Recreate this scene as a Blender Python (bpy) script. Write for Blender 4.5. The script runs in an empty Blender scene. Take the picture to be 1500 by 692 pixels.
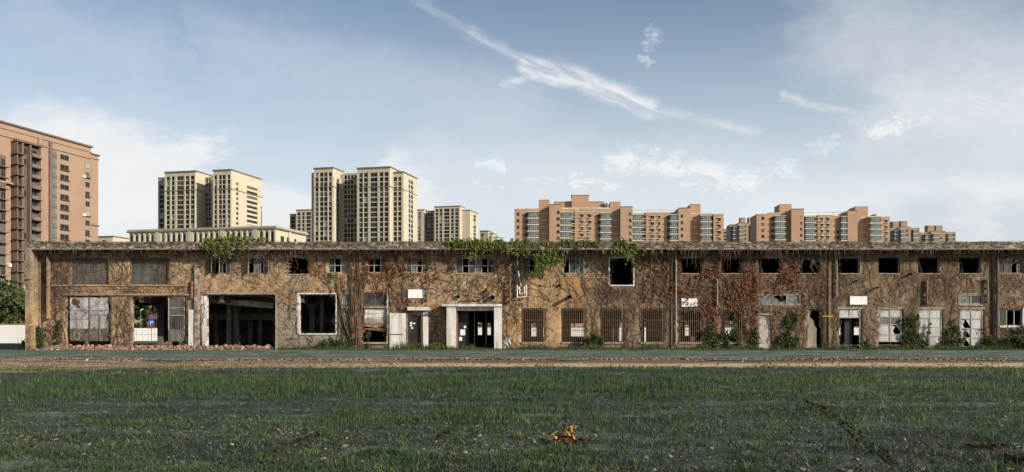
import bpy, math, random
import numpy as np
from mathutils import Vector, noise as mnoise
random.seed(7); rng = np.random.default_rng(7)
scn = bpy.context.scene
COL = scn.collection
R = math.radians
F = 1300.0           # focal length in photograph pixels
CY = -65.0           # camera y; the facade of the ruin stands on y = 0
EYE = 1.6
HOR = 480.0          # horizon row of the photograph

# ------------------------------------------------------------------ camera, sun, sky
cam_d = bpy.data.cameras.new('camera'); cam = bpy.data.objects.new('camera', cam_d); COL.objects.link(cam)
cam.location = (0, CY, EYE); cam.rotation_euler = (R(90), 0, 0)
cam_d.lens = F/1500*36; cam_d.sensor_width = 36; cam_d.shift_y = (HOR-346)/1500
cam_d.clip_start = 0.1; cam_d.clip_end = 6000
scn.camera = cam

SA, SB = 1.55, 0.80                       # towards the sun: right, up, per unit towards the camera
sdir = Vector((SA, -1, SB)).normalized()
sun_d = bpy.data.lights.new('sun', 'SUN'); sun = bpy.data.objects.new('sun', sun_d); COL.objects.link(sun)
sun.rotation_euler = sdir.to_track_quat('Z', 'Y').to_euler()
sun_d.energy = 5.0; sun_d.angle = R(0.6); sun_d.color = (1.0, 0.90, 0.77)

scn.view_settings.view_transform = 'Standard'
scn.view_settings.look = 'None'
scn.view_settings.exposure = 0.3

class E:
    """a socket of a node tree with arithmetic"""
    def __init__(s, nt, sock): s.nt = nt; s.s = sock
    def op(s, name, *a, clamp=False):
        n = s.nt.nodes.new('ShaderNodeMath'); n.operation = name; n.use_clamp = clamp
        for i, v in enumerate((s,)+a):
            if isinstance(v, E): s.nt.links.new(v.s, n.inputs[i])
            else: n.inputs[i].default_value = v
        return E(s.nt, n.outputs[0])
    def __add__(s, o): return s.op('ADD', o)
    __radd__ = __add__
    def __sub__(s, o): return s.op('SUBTRACT', o)
    def __rsub__(s, o): return (s*-1.0)+o
    def __mul__(s, o): return s.op('MULTIPLY', o)
    __rmul__ = __mul__
    def __truediv__(s, o): return s.op('DIVIDE', o)
    def clamp(s): return s.op('ADD', 0.0, clamp=True)
    def smooth(s, a, b):
        n = s.nt.nodes.new('ShaderNodeMapRange'); n.interpolation_type = 'SMOOTHSTEP'
        s.nt.links.new(s.s, n.inputs[0]); n.inputs[1].default_value = a; n.inputs[2].default_value = b
        return E(s.nt, n.outputs[0])
def combine(nt, x, y, z=0.0):
    n = nt.nodes.new('ShaderNodeCombineXYZ')
    for i, v in enumerate((x, y, z)):
        if isinstance(v, E): nt.links.new(v.s, n.inputs[i])
        else: n.inputs[i].default_value = v
    return n.outputs[0]
def noise(nt, vec, scale, detail=6, rough=0.55, dist=0.0):
    n = nt.nodes.new('ShaderNodeTexNoise'); nt.links.new(vec, n.inputs['Vector'])
    n.inputs['Scale'].default_value = scale; n.inputs['Detail'].default_value = detail
    n.inputs['Roughness'].default_value = rough; n.inputs['Distortion'].default_value = dist
    return E(nt, n.outputs['Fac'])
def mixc(nt, f, a, b):
    n = nt.nodes.new('ShaderNodeMix'); n.data_type = 'RGBA'
    for i, v in ((0, f), (6, a), (7, b)):
        if isinstance(v, E): nt.links.new(v.s, n.inputs[i])
        elif isinstance(v, bpy.types.NodeSocket): nt.links.new(v, n.inputs[i])
        elif i: n.inputs[i].default_value = (*v, 1) if len(v) == 3 else v
        else: n.inputs[i].default_value = v
    return n.outputs[2]

def make_world():
    w = bpy.data.worlds.new('World'); scn.world = w; w.use_nodes = True
    nt = w.node_tree; nt.nodes.clear()
    out = nt.nodes.new('ShaderNodeOutputWorld'); bg = nt.nodes.new('ShaderNodeBackground')
    nt.links.new(bg.outputs[0], out.inputs[0]); bg.inputs[1].default_value = 0.11
    sky = nt.nodes.new('ShaderNodeTexSky'); sky.sky_type = 'NISHITA'; sky.sun_disc = False
    sky.sun_elevation = math.asin(sdir.z); sky.sun_rotation = math.atan2(sdir.x, sdir.y)
    sky.altitude = 50; sky.air_density = 1.0; sky.dust_density = 1.2; sky.ozone_density = 1.2
    tc = nt.nodes.new('ShaderNodeTexCoord'); sep = nt.nodes.new('ShaderNodeSeparateXYZ')
    nt.links.new(tc.outputs['Generated'], sep.inputs[0])
    X, Y, Z = (E(nt, sep.outputs[i]) for i in range(3))
    az = X.op('ARCTAN2', Y) * (180/math.pi)              # azimuth from the view axis, degrees
    el = Z.op('ARCSINE') * (180/math.pi)                 # elevation, degrees
    gen = tc.outputs['Generated']
    # warp of the sky coordinates, so that cloud edges are ragged
    vec = combine(nt, az*0.1, el*0.16, 0.0)
    w1 = noise(nt, vec, 2.2, 6, 0.62); w2 = noise(nt, combine(nt, az*0.1+31.0, el*0.16, 4.0), 2.2, 6, 0.62)
    wa = az + (w1-0.5)*9.0; we = el + (w2-0.5)*5.0
    w3 = noise(nt, combine(nt, az*0.12+7, el*0.2, 9.0), 4.5, 7, 0.66); w4 = noise(nt, combine(nt, az*0.12+57, el*0.2, 3.0), 4.5, 7, 0.66)
    wa2 = az + (w3-0.5)*4.6; we2 = el + (w4-0.5)*2.6
    wa3 = az + (w3-0.5)*1.6; we3 = el + (w4-0.5)*1.1
    def ang(px, py):
        a = math.atan((px-750)/F); return math.degrees(a), math.degrees(math.atan((HOR-py)/F*math.cos(a)))
    def stroke(p, q, r, a, b, amp=1.0, soft=1.0):
        (x0, y0), (x1, y1) = ang(*p), ang(*q); rr = r/F*57.3
        dx, dy = x1-x0, y1-y0; L2 = dx*dx+dy*dy+1e-6
        t = ((a-x0)*(dx/L2) + (b-y0)*(dy/L2)).clamp()
        ex = a-x0-t*dx; ey = b-y0-t*dy
        d = (ex*ex+ey*ey).op('SQRT')
        return (1.0-d.smooth(rr*(1-soft), rr*(1+0.35*soft)))*amp
    def union(lst):
        m = lst[0]
        for o in lst[1:]: m = m.op('MAXIMUM', o)
        return m
    big = union([stroke((-300, 230), (190, 262), 84, wa, we, 1, .5), stroke((60, 235), (290, 232), 46, wa, we, .95, .5),
                 stroke((230, 300), (440, 335), 52, wa, we, .85, .5), stroke((600, 268), (612, 300), 44, wa, we, .7, .5),
                 stroke((1190, 318), (1330, 300), 34, wa, we, .6, .9), stroke((1400, 285), (1640, 270), 42, wa, we, .75, .9),
                 stroke((-200, 330), (300, 360), 70, wa, we, .8, .5), stroke((1100, 345), (1600, 345), 40, wa, we, .8, .5)])
    fib = noise(nt, combine(nt, az*0.22+el*0.10, el*0.95+az*0.36, 2.0), 1.3, 8, 0.66, 0.6)
    fib3 = noise(nt, combine(nt, az*0.5+el*.1, el*0.9, 17.0), 1.4, 9, 0.68, 0.6).smooth(.40, .60)
    fib2 = noise(nt, combine(nt, az*0.35, el*0.55, 7.0), 1.6, 8, 0.7, 0.8)
    puffs = union([stroke((905, 238), (985, 244), 25, wa2, we2, .95), stroke((985, 246), (1095, 266), 31, wa2, we2, .85),
                   stroke((1010, 268), (1020, 278), 16, wa2, we2, .75),
                   stroke((840, 262), (900, 274), 15, wa2, we2, .8), stroke((1292, 196), (1345, 172), 15, wa2, we2, .85),
                   stroke((1140, 248), (1146, 250), 18, wa2, we2, .85), stroke((1190, 222), (1212, 213), 13, wa2, we2, .6),
                   stroke((705, 238), (735, 246), 16, wa2, we2, .75), stroke((690, 268), (735, 276), 10, wa2, we2, .55),
                   stroke((948, 48), (955, 58), 11, wa2, we2, .4), stroke((942, 86), (945, 90), 8, wa2, we2, .4),
                   stroke((770, 262), (810, 266), 9, wa2, we2, .5)])
    wisp = union([stroke((600, -5), (690, 48), 15, wa3, we3, .45, 1), stroke((690, 48), (770, 90), 15, wa3, we3, .6, 1),
                  stroke((770, 98), (850, 115), 22, wa3, we3, 1.0, 1), stroke((850, 115), (950, 160), 22, wa3, we3, .95, 1),
                  stroke((950, 162), (1110, 193), 14, wa3, we3, .6, 1), stroke((735, 125), (790, 112), 16, wa3, we3, .75, 1),
                  stroke((1148, 140), (1195, 157), 11, wa3, we3, .6, 1), stroke((1195, 157), (1285, 168), 11, wa3, we3, .6, 1),
                  stroke((1196, -5), (1225, 60), 18, wa, we, .5, 1), stroke((1225, 60), (1275, 95), 16, wa, we, .35, 1),
                  stroke((1275, 15), (1400, 85), 40, wa, we, .4, 1), stroke((1400, 85), (1560, 115), 55, wa, we, .6, 1),
                  stroke((1340, 150), (1560, 140), 48, wa, we, .8, 1), stroke((1240, 210), (1560, 200), 40, wa, we, .35, 1),
                  stroke((40, -5), (140, 60), 36, wa, we, .28, 1), stroke((140, 60), (260, 92), 22, wa, we, .38, 1),
                  stroke((360, 60), (560, 105), 26, wa, we, .28, 1), stroke((560, 110), (720, 145), 24, wa, we, .35, 1)])
    veil = union([stroke((1250, 40), (1600, 130), 95, wa, we, .42, 1), stroke((1330, 150), (1600, 150), 80, wa, we, .6, 1), stroke((20, 0), (200, 80), 60, wa, we, .16, 1), stroke((330, 60), (760, 160), 60, wa, we, .20, 1),
                  stroke((640, 250), (1100, 280), 70, wa, we, .30, 1), stroke((1120, 300), (1600, 320), 70, wa, we, .5, 1)])*(0.6+fib2*0.8)
    # elsewhere (outside the frame) the same kinds of cloud go on
    out_m = az.op('ABSOLUTE').smooth(33, 45)
    field = noise(nt, combine(nt, az*0.06, el*0.14, 3.0), 1.0, 8, 0.6, 0.3).smooth(0.52, 0.72)*0.6*out_m
    mask = union([big*(0.72+fib2*0.5), (puffs*(0.42+fib3*0.9)).clamp(), (wisp*wisp.smooth(0.0,0.9)*(fib.smooth(.36,.66)*0.85+0.22)).clamp(), veil, field]).clamp()
    # Nishita, a little greyer
    hs = nt.nodes.new('ShaderNodeHueSaturation'); nt.links.new(sky.outputs[0], hs.inputs['Color'])
    hs.inputs['Saturation'].default_value = 0.92; hs.inputs['Value'].default_value = 0.92
    base = hs.outputs[0]
    hz = 1.0-el.op('ABSOLUTE').smooth(3.5, 21.5)
    base = mixc(nt, hz*0.95, base, (5.35, 5.85, 6.3))
    shade = union([stroke((1300, 345), (1400, 322), 40, wa, we, .8), stroke((1470, 340), (1600, 318), 42, wa, we, .9)])
    cc = mixc(nt, shade, (6.5, 6.6, 6.65), (4.5, 4.85, 5.2))
    cm = (mask*0.95).op('MAXIMUM', shade*0.8)
    colr = mixc(nt, cm, base, cc)
    nt.links.new(colr, bg.inputs[0])
make_world()

# ------------------------------------------------------------------ helpers
def P(px, py, y=0.0):
    """point of the place seen at photograph pixel (px, py) in the plane y"""
    s = (y-CY)/F
    return Vector(((px-750)*s, y, EYE+(HOR-py)*s))
def X(px, y=0.0): return (px-750)*(y-CY)/F
def ZZ(py, y=0.0): return EYE+(HOR-py)*(y-CY)/F

class MB:
    def __init__(s): s.v = []; s.f = []; s.mi = []; s.cur = 0
    def quad(s, a, b, c, d):
        n = len(s.v); s.v += [tuple(a), tuple(b), tuple(c), tuple(d)]; s.f.append((n, n+1, n+2, n+3)); s.mi.append(s.cur)
    def box(s, x0, x1, y0, y1, z0, z1, fr=None):
        if x1 < x0: x0, x1 = x1, x0
        n = len(s.v)
        c = [(x0, y0, z0), (x1, y0, z0), (x1, y1, z0), (x0, y1, z0), (x0, y0, z1), (x1, y0, z1), (x1, y1, z1), (x0, y1, z1)]
        if fr: c = [fr(*q) for q in c]
        s.v += c
        for q in ((0, 3, 2, 1), (4, 5, 6, 7), (0, 1, 5, 4), (1, 2, 6, 5), (2, 3, 7, 6), (3, 0, 4, 7)):
            s.f.append(tuple(n+i for i in q)); s.mi.append(s.cur)
        return s
    def rbox(s, c, size, rot):
        """box with its own rotation (euler)"""
        from mathutils import Euler
        m = Euler(rot).to_matrix(); c = Vector(c); h = Vector(size)*0.5
        return s.box(-h.x, h.x, -h.y, h.y, -h.z, h.z, lambda x, y, z: tuple(c+m@Vector((x, y, z))))
    def tube(s, pts, r, n=6, caps=True):
        pts = [Vector(p) for p in pts]; base = len(s.v); K = len(pts)
        rr = r if isinstance(r, (list, tuple)) else [r]*K
        for i, p in enumerate(pts):
            d = (pts[min(i+1, K-1)]-pts[max(i-1, 0)]).normalized()
            a = d.orthogonal().normalized() if abs(d.z) < .9 else Vector((1, 0, 0)); a = (a-d*a.dot(d)).normalized(); b = d.cross(a)
            for k in range(n):
                t = 2*math.pi*k/n; s.v.append(tuple(p+(a*math.cos(t)+b*math.sin(t))*rr[i]))
        for i in range(K-1):
            for k in range(n):
                k2 = (k+1) % n
                s.f.append((base+i*n+k, base+i*n+k2, base+(i+1)*n+k2, base+(i+1)*n+k)); s.mi.append(s.cur)
        if caps:
            s.f.append(tuple(base+k for k in reversed(range(n)))); s.mi.append(s.cur)
            s.f.append(tuple(base+(K-1)*n+k for k in range(n))); s.mi.append(s.cur)
        return s
    def build(s, name, mat, parent=None, smooth=False, **props):
        me = bpy.data.meshes.new(name); me.from_pydata(s.v, [], s.f)
        for m in (mat if isinstance(mat, (list, tuple)) else [mat]): me.materials.append(m)
        if isinstance(mat, (list, tuple)): me.polygons.foreach_set('material_index', s.mi)
        if smooth: me.polygons.foreach_set('use_smooth', [True]*len(me.polygons))
        me.update()
        return link(name, me, parent, **props)
def link(name, me, parent=None, **props):
    o = bpy.data.objects.new(name, me); COL.objects.link(o)
    if parent: o.parent = parent
    for k, v in props.items(): o[k] = v
    return o
def np_mesh(name, V, Fq, mat, parent=None, k=4, **props):
    """mesh from numpy arrays: V (n,3), Fq (m,k)"""
    me = bpy.data.meshes.new(name)
    me.vertices.add(len(V)); me.vertices.foreach_set('co', np.asarray(V, dtype=np.float32).ravel())
    m = len(Fq); me.loops.add(m*k); me.loops.foreach_set('vertex_index', np.asarray(Fq, dtype=np.int32).ravel())
    me.polygons.add(m); me.polygons.foreach_set('loop_start', np.arange(0, m*k, k, dtype=np.int32))
    me.polygons.foreach_set('loop_total', np.full(m, k, dtype=np.int32))
    me.materials.append(mat); me.update(calc_edges=True)
    return link(name, me, parent, **props)
def thing(name, label, cat, loc=(0, 0, 0), group=None):
    """Empty at the base of a thing; children are given in world coordinates by inv()"""
    o = bpy.data.objects.new(name, None); COL.objects.link(o); o.location = loc; o.empty_display_size = .3
    o['label'] = label; o['category'] = cat
    if group: o['group'] = group
    return o
def under(o, parent):
    """parent a world-coordinate object under a thing whose Empty is not at the origin"""
    o.parent = parent; o.matrix_parent_inverse.identity()
    o.location = Vector(o.location)-Vector(parent.location); return o

# ------------------------------------------------------------------ materials
def mat(name, c1, c2=None, scale=3.0, rough=0.85, bump=0.0, bscale=None, spec=0.3, streak=False, metallic=0.0, detail=6,
        c3=None, scale3=0.6, t3=(0.5, 0.65), lo=0.35, hi=0.65, coat=None):
    m = bpy.data.materials.new(name); m.use_nodes = True; nt = m.node_tree
    b = nt.nodes['Principled BSDF']; b.inputs['Roughness'].default_value = rough
    b.inputs['Specular IOR Level'].default_value = spec; b.inputs['Metallic'].default_value = metallic
    tc = nt.nodes.new('ShaderNodeTexCoord'); vec = tc.outputs['Object']
    if streak:
        mp = nt.nodes.new('ShaderNodeMapping'); mp.inputs['Scale'].default_value = (1, 1, 0.15)
        nt.links.new(vec, mp.inputs[0]); vs = mp.outputs[0]
    else: vs = vec
    col = None
    if c2 is not None:
        n = noise(nt, vs, scale, detail, 0.65).smooth(lo, hi)
        col = mixc(nt, n, c1, c2)
    if c3 is not None:
        n3 = noise(nt, vec, scale3, 8, 0.7, 0.4).smooth(*t3)
        col = mixc(nt, n3, col if col else c1, c3)
    if col: nt.links.new(col, b.inputs['Base Color'])
    else: b.inputs['Base Color'].default_value = (*c1, 1)
    if bump:
        bn = nt.nodes.new('ShaderNodeBump'); bn.inputs['Strength'].default_value = bump; bn.inputs['Distance'].default_value = 0.05
        nb = noise(nt, vec, bscale or scale*4, 8, 0.7); nt.links.new(nb.s, bn.inputs['Height'])
        nt.links.new(bn.outputs[0], b.inputs['Normal'])
    return m

def wall_material():
    m = bpy.data.materials.new('old_plaster'); m.use_nodes = True; nt = m.node_tree; b = nt.nodes['Principled BSDF']
    b.inputs['Roughness'].default_value = 0.92; b.inputs['Specular IOR Level'].default_value = 0.15
    tc = nt.nodes.new('ShaderNodeTexCoord'); vec = tc.outputs['Object']
    sep = nt.nodes.new('ShaderNodeSeparateXYZ'); nt.links.new(vec, sep.inputs[0])
    x, y, z = (E(nt, sep.outputs[i]) for i in range(3))
    big = noise(nt, combine(nt, x*0.16, y*0.1, z*0.3), 1.0, 5, 0.6)
    med = noise(nt, vec, 1.3, 8, 0.7, 0.5)
    fine = noise(nt, vec, 9.0, 8, 0.75)
    strk = noise(nt, combine(nt, x*2.6, y, z*0.16), 1.0, 6, 0.65)
    right = (x+big*14.0).smooth(8.0, 17.0)                 # the plaster weathers greyer towards the right end
    c = mixc(nt, med.smooth(.38, .66), (0.48, 0.335, 0.195), (0.29, 0.185, 0.108))
    cr = mixc(nt, med.smooth(.38, .66), (0.25, 0.18, 0.11), (0.125, 0.088, 0.056))
    c = mixc(nt, right, c, cr)
    c = mixc(nt, big.smooth(.50, .64)*0.7, c, (0.25, 0.185, 0.125))
    # orange rust-coloured washes
    c = mixc(nt, strk.smooth(.56, .72)*0.55, c, (0.36, 0.16, 0.06))
    c = mixc(nt, (1.0-strk.smooth(.30, .46))*0.65, c, (0.17, 0.125, 0.085))
    # cement showing where plaster has fallen, dirt rising from the ground
    cem = noise(nt, combine(nt, x*0.5+9.0, y, z*0.55), 1.0, 7, 0.62, 0.8).smooth(.60, .63)
    c = mixc(nt, cem*0.8, c, (0.30, 0.255, 0.19))
    bxm = (x+med*0.8).smooth(-17.1, -16.7)*(1.0-(x+med*1.2).smooth(-11.2, -10.8))*(1.0-(z+big*1.5+med).smooth(4.2, 4.7))
    c = mixc(nt, bxm*0.85, c, mixc(nt, fine.smooth(.35, .6), (0.36, 0.32, 0.26), (0.22, 0.19, 0.15)))
    rs = (x+strk*0.8-4.9).op('ABSOLUTE').smooth(0.1, 0.75)
    c = mixc(nt, (1.0-rs)*(1.0-z.smooth(4.8, 5.6))*0.75, c, (0.40, 0.17, 0.06))
    oc = (x+med*2.0).smooth(-1.5, 0.0)*(1.0-(x+med*2.0).smooth(5.0, 7.5))*(1.0-z.smooth(4.8, 5.8))
    c = mixc(nt, oc*0.42, c, (0.50, 0.32, 0.15))
    low = (z+med*1.6).smooth(0.5, 1.9)
    c = mixc(nt, (1.0-low)*0.5, c, (0.13, 0.10, 0.065))
    # a net of fine dead tendrils clinging to the plaster
    wv = nt.nodes.new('ShaderNodeTexVoronoi'); wv.feature = 'DISTANCE_TO_EDGE'
    d1 = noise(nt, vec, 2.2, 4, 0.6); d2 = noise(nt, combine(nt, x+40.0, y, z), 2.2, 4, 0.6)
    nt.links.new(combine(nt, x*1.6+(d1-0.5)*2.2+z*0.7, y, z*1.0+(d2-0.5)*2.2), wv.inputs['Vector']); wv.inputs['Scale'].default_value = 2.6
    web = (1.0-E(nt, wv.outputs['Distance']).smooth(0.015, 0.06))
    wm = noise(nt, combine(nt, x*0.25+3.0, y, z*0.3), 1.0, 5, 0.65).smooth(.42, .56)
    c = mixc(nt, web*wm*0.8, c, (0.07, 0.05, 0.034))
    fine2 = noise(nt, combine(nt, x*1.0+z*.6, y, z*1.0), 5.0, 9, 0.8, 1.2)
    dn = noise(nt, combine(nt, x*0.35+21.0, y, z*0.4), 1.0, 4, 0.6).smooth(.40, .56)*0.72+0.22
    c = mixc(nt, (1.0-fine2.smooth(.42, .50))*(dn-oc*0.25).clamp(), c, (0.06, 0.040, 0.027))
    c = mixc(nt, (1.0-fine.smooth(.30, .50))*0.55, c, (0.10, 0.075, 0.05))
    c = mixc(nt, fine.smooth(.60, .74)*0.30, c, (0.46, 0.33, 0.20))
    nt.links.new(c, b.inputs['Base Color'])
    bn = nt.nodes.new('ShaderNodeBump'); bn.inputs['Strength'].default_value = 0.7; bn.inputs['Distance'].default_value = 0.05
    nt.links.new((fine*0.6+med+web*wm*0.4).s, bn.inputs['Height']); nt.links.new(bn.outputs[0], b.inputs['Normal'])
    return m

def ground_mats():
    def g(name, fn, bump=0.6):
        m = bpy.data.materials.new(name); m.use_nodes = True; nt = m.node_tree; b = nt.nodes['Principled BSDF']
        b.inputs['Roughness'].default_value = 0.95; b.inputs['Specular IOR Level'].default_value = 0.1
        tc = nt.nodes.new('ShaderNodeTexCoord'); vec = tc.outputs['Object']
        sep = nt.nodes.new('ShaderNodeSeparateXYZ'); nt.links.new(vec, sep.inputs[0])
        xyz = [E(nt, sep.outputs[i]) for i in range(3)]
        c, h = fn(nt, vec, *xyz)
        nt.links.new(c, b.inputs['Base Color'])
        bn = nt.nodes.new('ShaderNodeBump'); bn.inputs['Strength'].default_value = bump; bn.inputs['Distance'].default_value = 0.04
        nt.links.new(h.s, bn.inputs['Height']); nt.links.new(bn.outputs[0], b.inputs['Normal'])
        return m
    def soil(nt, vec, x, y, z):
        n1 = noise(nt, vec, 0.7, 8, 0.7); n2 = noise(nt, vec, 7.0, 8, 0.75)
        c = mixc(nt, n1.smooth(.4, .6), (0.075, 0.055, 0.035), (0.05, 0.055, 0.025))
        c = mixc(nt, n2.smooth(.55, .7)*0.6, c, (0.15, 0.11, 0.07))
        return c, n2
    def meadow(nt, vec, x, y, z):
        n1 = noise(nt, vec, 0.4, 8, 0.7); n2 = noise(nt, vec, 5.0, 8, 0.75)
        c = mixc(nt, n1.smooth(.4, .6), (0.06, 0.085, 0.028), (0.085, 0.10, 0.04))
        c = mixc(nt, n2.smooth(.5, .7)*0.5, c, (0.035, 0.05, 0.02))
        return c, n2
    def net(nt, vec, x, y, z):
        n1 = noise(nt, combine(nt, x*0.25, y*0.8, z), 1.0, 8, 0.65, 0.4); n2 = noise(nt, vec, 14.0, 6, 0.8)
        n3 = noise(nt, combine(nt, x*0.6+5.0, y*0.9, z), 3.0, 8, 0.75)
        c = mixc(nt, n1.smooth(.44, .64), (0.030, 0.042, 0.030), (0.15, 0.18, 0.15))
        n4 = noise(nt, combine(nt, x, y*1.4, z), 7.0, 9, 0.8, 0.6)
        c = mixc(nt, (1.0-n3.smooth(.42, .58))*0.6, c, (0.022, 0.028, 0.020))
        c = mixc(nt, n3.smooth(.60, .72)*0.4, c, (0.095, 0.112, 0.10))
        c = mixc(nt, (1.0-n4.smooth(.42, .50))*0.85, c, (0.007, 0.010, 0.006))
        c = mixc(nt, n4.smooth(.54, .66)*0.6, c, (0.16, 0.18, 0.16))
        # woven threads
        wx = (x*420.0).op('SINE'); wy = (y*420.0).op('SINE')
        th = (wx.op('MAXIMUM', wy)).smooth(0.55, 1.0)
        c = mixc(nt, th*0.3, c, (0.10, 0.115, 0.10))
        c = mixc(nt, n2.smooth(.66, .74)*0.5, c, (0.22, 0.22, 0.19))
        return c, n3*0.5+n4*0.9+n2*0.2
    def net_far(nt, vec, x, y, z):
        n1 = noise(nt, combine(nt, x*0.2, y*0.5, z), 1.0, 8, 0.65, 0.4); n3 = noise(nt, combine(nt, x*1.2+5.0, y*1.2, z), 3.0, 8, 0.75)
        c = mixc(nt, n1.smooth(.4, .62), (0.115, 0.15, 0.125), (0.21, 0.245, 0.22))
        n5 = noise(nt, combine(nt, x*.5, y*.9, z), 1.1, 9, 0.75, 0.5)
        c = mixc(nt, (1.0-n3.smooth(.42, .56))*0.7, c, (0.055, 0.08, 0.05))
        c = mixc(nt, (1.0-n5.smooth(.42, .52))*0.8, c, (0.03, 0.04, 0.022))
        c = mixc(nt, n5.smooth(.56, .66)*0.6, c, (0.28, 0.30, 0.27))
        return c, n3
    def dirt(nt, vec, x, y, z):
        n1 = noise(nt, combine(nt, x*0.05, y*0.35, z), 1.0, 8, 0.7); n2 = noise(nt, combine(nt, x*.5, y, z), 1.8, 9, 0.8); n3 = noise(nt, combine(nt, x*0.2, y*.9, z), 1.0, 9, 0.75)
        c = mixc(nt, n1.smooth(.40, .60), (0.20, 0.14, 0.085), (0.11, 0.07, 0.04))
        t = y+(n3-0.5)*6.0
        sand = t.smooth(-30.5, -29.0)*(1.0-t.smooth(-26.5, -24.8))*(x+n1*10.0).smooth(-14.0, 4.0)
        c = mixc(nt, sand, c, (0.47, 0.345, 0.235))
        lft = 1.0-(x+n1*10.0).smooth(-12.0, 4.0)
        c = mixc(nt, lft*n3.smooth(.46, .56)*0.9, c, (0.42, 0.31, 0.20))
        c = mixc(nt, lft*(1.0-n3.smooth(.36, .46))*0.9, c, (0.055, 0.037, 0.022))
        c = mixc(nt, n2.smooth(.58, .68)*0.6, c, (0.38, 0.30, 0.19))
        c = mixc(nt, (1.0-n2.smooth(.34, .44))*0.6, c, (0.05, 0.04, 0.024))
        return c, n2
    return g('soil', soil), g('meadow', meadow), g('net_near', net, 0.9), g('net_far', net_far), g('dirt', dirt)

M_wall = wall_material()
M_soil, M_meadow, M_net, M_netfar, M_dirt = ground_mats()
M_conc = mat('concrete', (0.34, 0.30, 0.24), (0.20, 0.17, 0.13), 2.5, 0.9, 0.5, 14, streak=True)
M_fascia = mat('fascia_concrete', (0.36, 0.32, 0.25), (0.15, 0.12, 0.09), 2.2, 0.9, 0.6, 12, c3=(0.07, 0.055, 0.04), scale3=3.0, t3=(0.5, 0.6))
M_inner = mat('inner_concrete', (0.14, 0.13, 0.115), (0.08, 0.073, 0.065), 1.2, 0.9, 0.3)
M_wpaint = mat('white_paint_old', (0.66, 0.64, 0.60), (0.43, 0.40, 0.34), 2.5, 0.7, 0.3, 18, streak=True, c3=(0.22, 0.16, 0.11), scale3=3.2, t3=(0.60, 0.66))
M_white = mat('white_board', (0.80, 0.79, 0.77), (0.72, 0.71, 0.68), 2.0, 0.6)
M_wmetal = mat('white_metal', (0.50, 0.49, 0.48), (0.27, 0.255, 0.24), 1.9, 0.6, 0.25, 10, streak=True, c3=(0.12, 0.09, 0.065), scale3=2.6, t3=(0.56, 0.62))
M_lowm = mat('soiled_sheet', (0.15, 0.125, 0.09), (0.085, 0.07, 0.05), 2.2, 0.7, 0.3)
M_gmetal = mat('grey_metal', (0.17, 0.165, 0.155), (0.10, 0.09, 0.08), 2.0, 0.6, 0.25, streak=True, c3=(0.11, 0.06, 0.035), scale3=2.0, t3=(0.6, 0.68))
M_shut = mat('weathered_shutter', (0.135, 0.115, 0.09), (0.08, 0.07, 0.055), 3.0, 0.85, 0.5, streak=True)
M_shutg = mat('grey_shutter', (0.12, 0.115, 0.10), (0.075, 0.07, 0.06), 2.0, 0.8, 0.4, streak=True)
M_rust = mat('rusted_bar', (0.24, 0.16, 0.105), (0.12, 0.075, 0.045), 6.0, 0.8, 0.4)
M_dark = mat('black_door', (0.018, 0.018, 0.02), (0.03, 0.028, 0.026), 2.0, 0.5)
M_frame = mat('window_frame_paint', (0.26, 0.25, 0.22), (0.14, 0.12, 0.10), 4.0, 0.7)
M_framew = mat('pale_frame', (0.38, 0.36, 0.32), (0.22, 0.20, 0.17), 4.0, 0.7)
M_glass = mat('dusty_glass', (0.03, 0.032, 0.03), (0.07, 0.07, 0.06), 2.0, 0.45, spec=0.25)
M_glassl = mat('pale_dusty_glass', (0.19, 0.20, 0.18), (0.07, 0.075, 0.07), 3.5, 0.5, spec=0.2)
M_milk = mat('painted_pane', (0.50, 0.49, 0.475), (0.33, 0.32, 0.30), 3.0, 0.5, streak=True, c3=(0.15, 0.13, 0.10), scale3=3.0, t3=(0.60, 0.68))
M_brick = mat('broken_brick', (0.29, 0.135, 0.085), (0.17, 0.09, 0.06), 12.0, 0.9, 0.6, c3=(0.42, 0.33, 0.24), scale3=2.5, t3=(0.52, 0.60))
M_rubble = mat('rubble', (0.33, 0.22, 0.15), (0.20, 0.13, 0.09), 5.0, 0.95, 0.6, c3=(0.40, 0.34, 0.27), scale3=4.0, t3=(0.5, 0.58))
M_ridge = mat('track_stone', (0.22, 0.155, 0.10), (0.12, 0.08, 0.05), 4.0, 0.95, 0.4, c3=(0.42, 0.35, 0.25), scale3=2.2, t3=(0.58, 0.62))
M_wood = mat('old_wood', (0.19, 0.12, 0.07), (0.10, 0.065, 0.04), 3.0, 0.85, 0.4)
M_orange = mat('rust_pipe', (0.27, 0.12, 0.07), (0.14, 0.07, 0.045), 5.0, 0.8, 0.4)
M_stem = mat('dead_stem', (0.055, 0.036, 0.024), (0.14, 0.088, 0.055), 1.1, 0.9)
M_stemp = mat('pale_stem', (0.20, 0.15, 0.105), (0.10, 0.07, 0.048), 1.5, 0.9)
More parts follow.
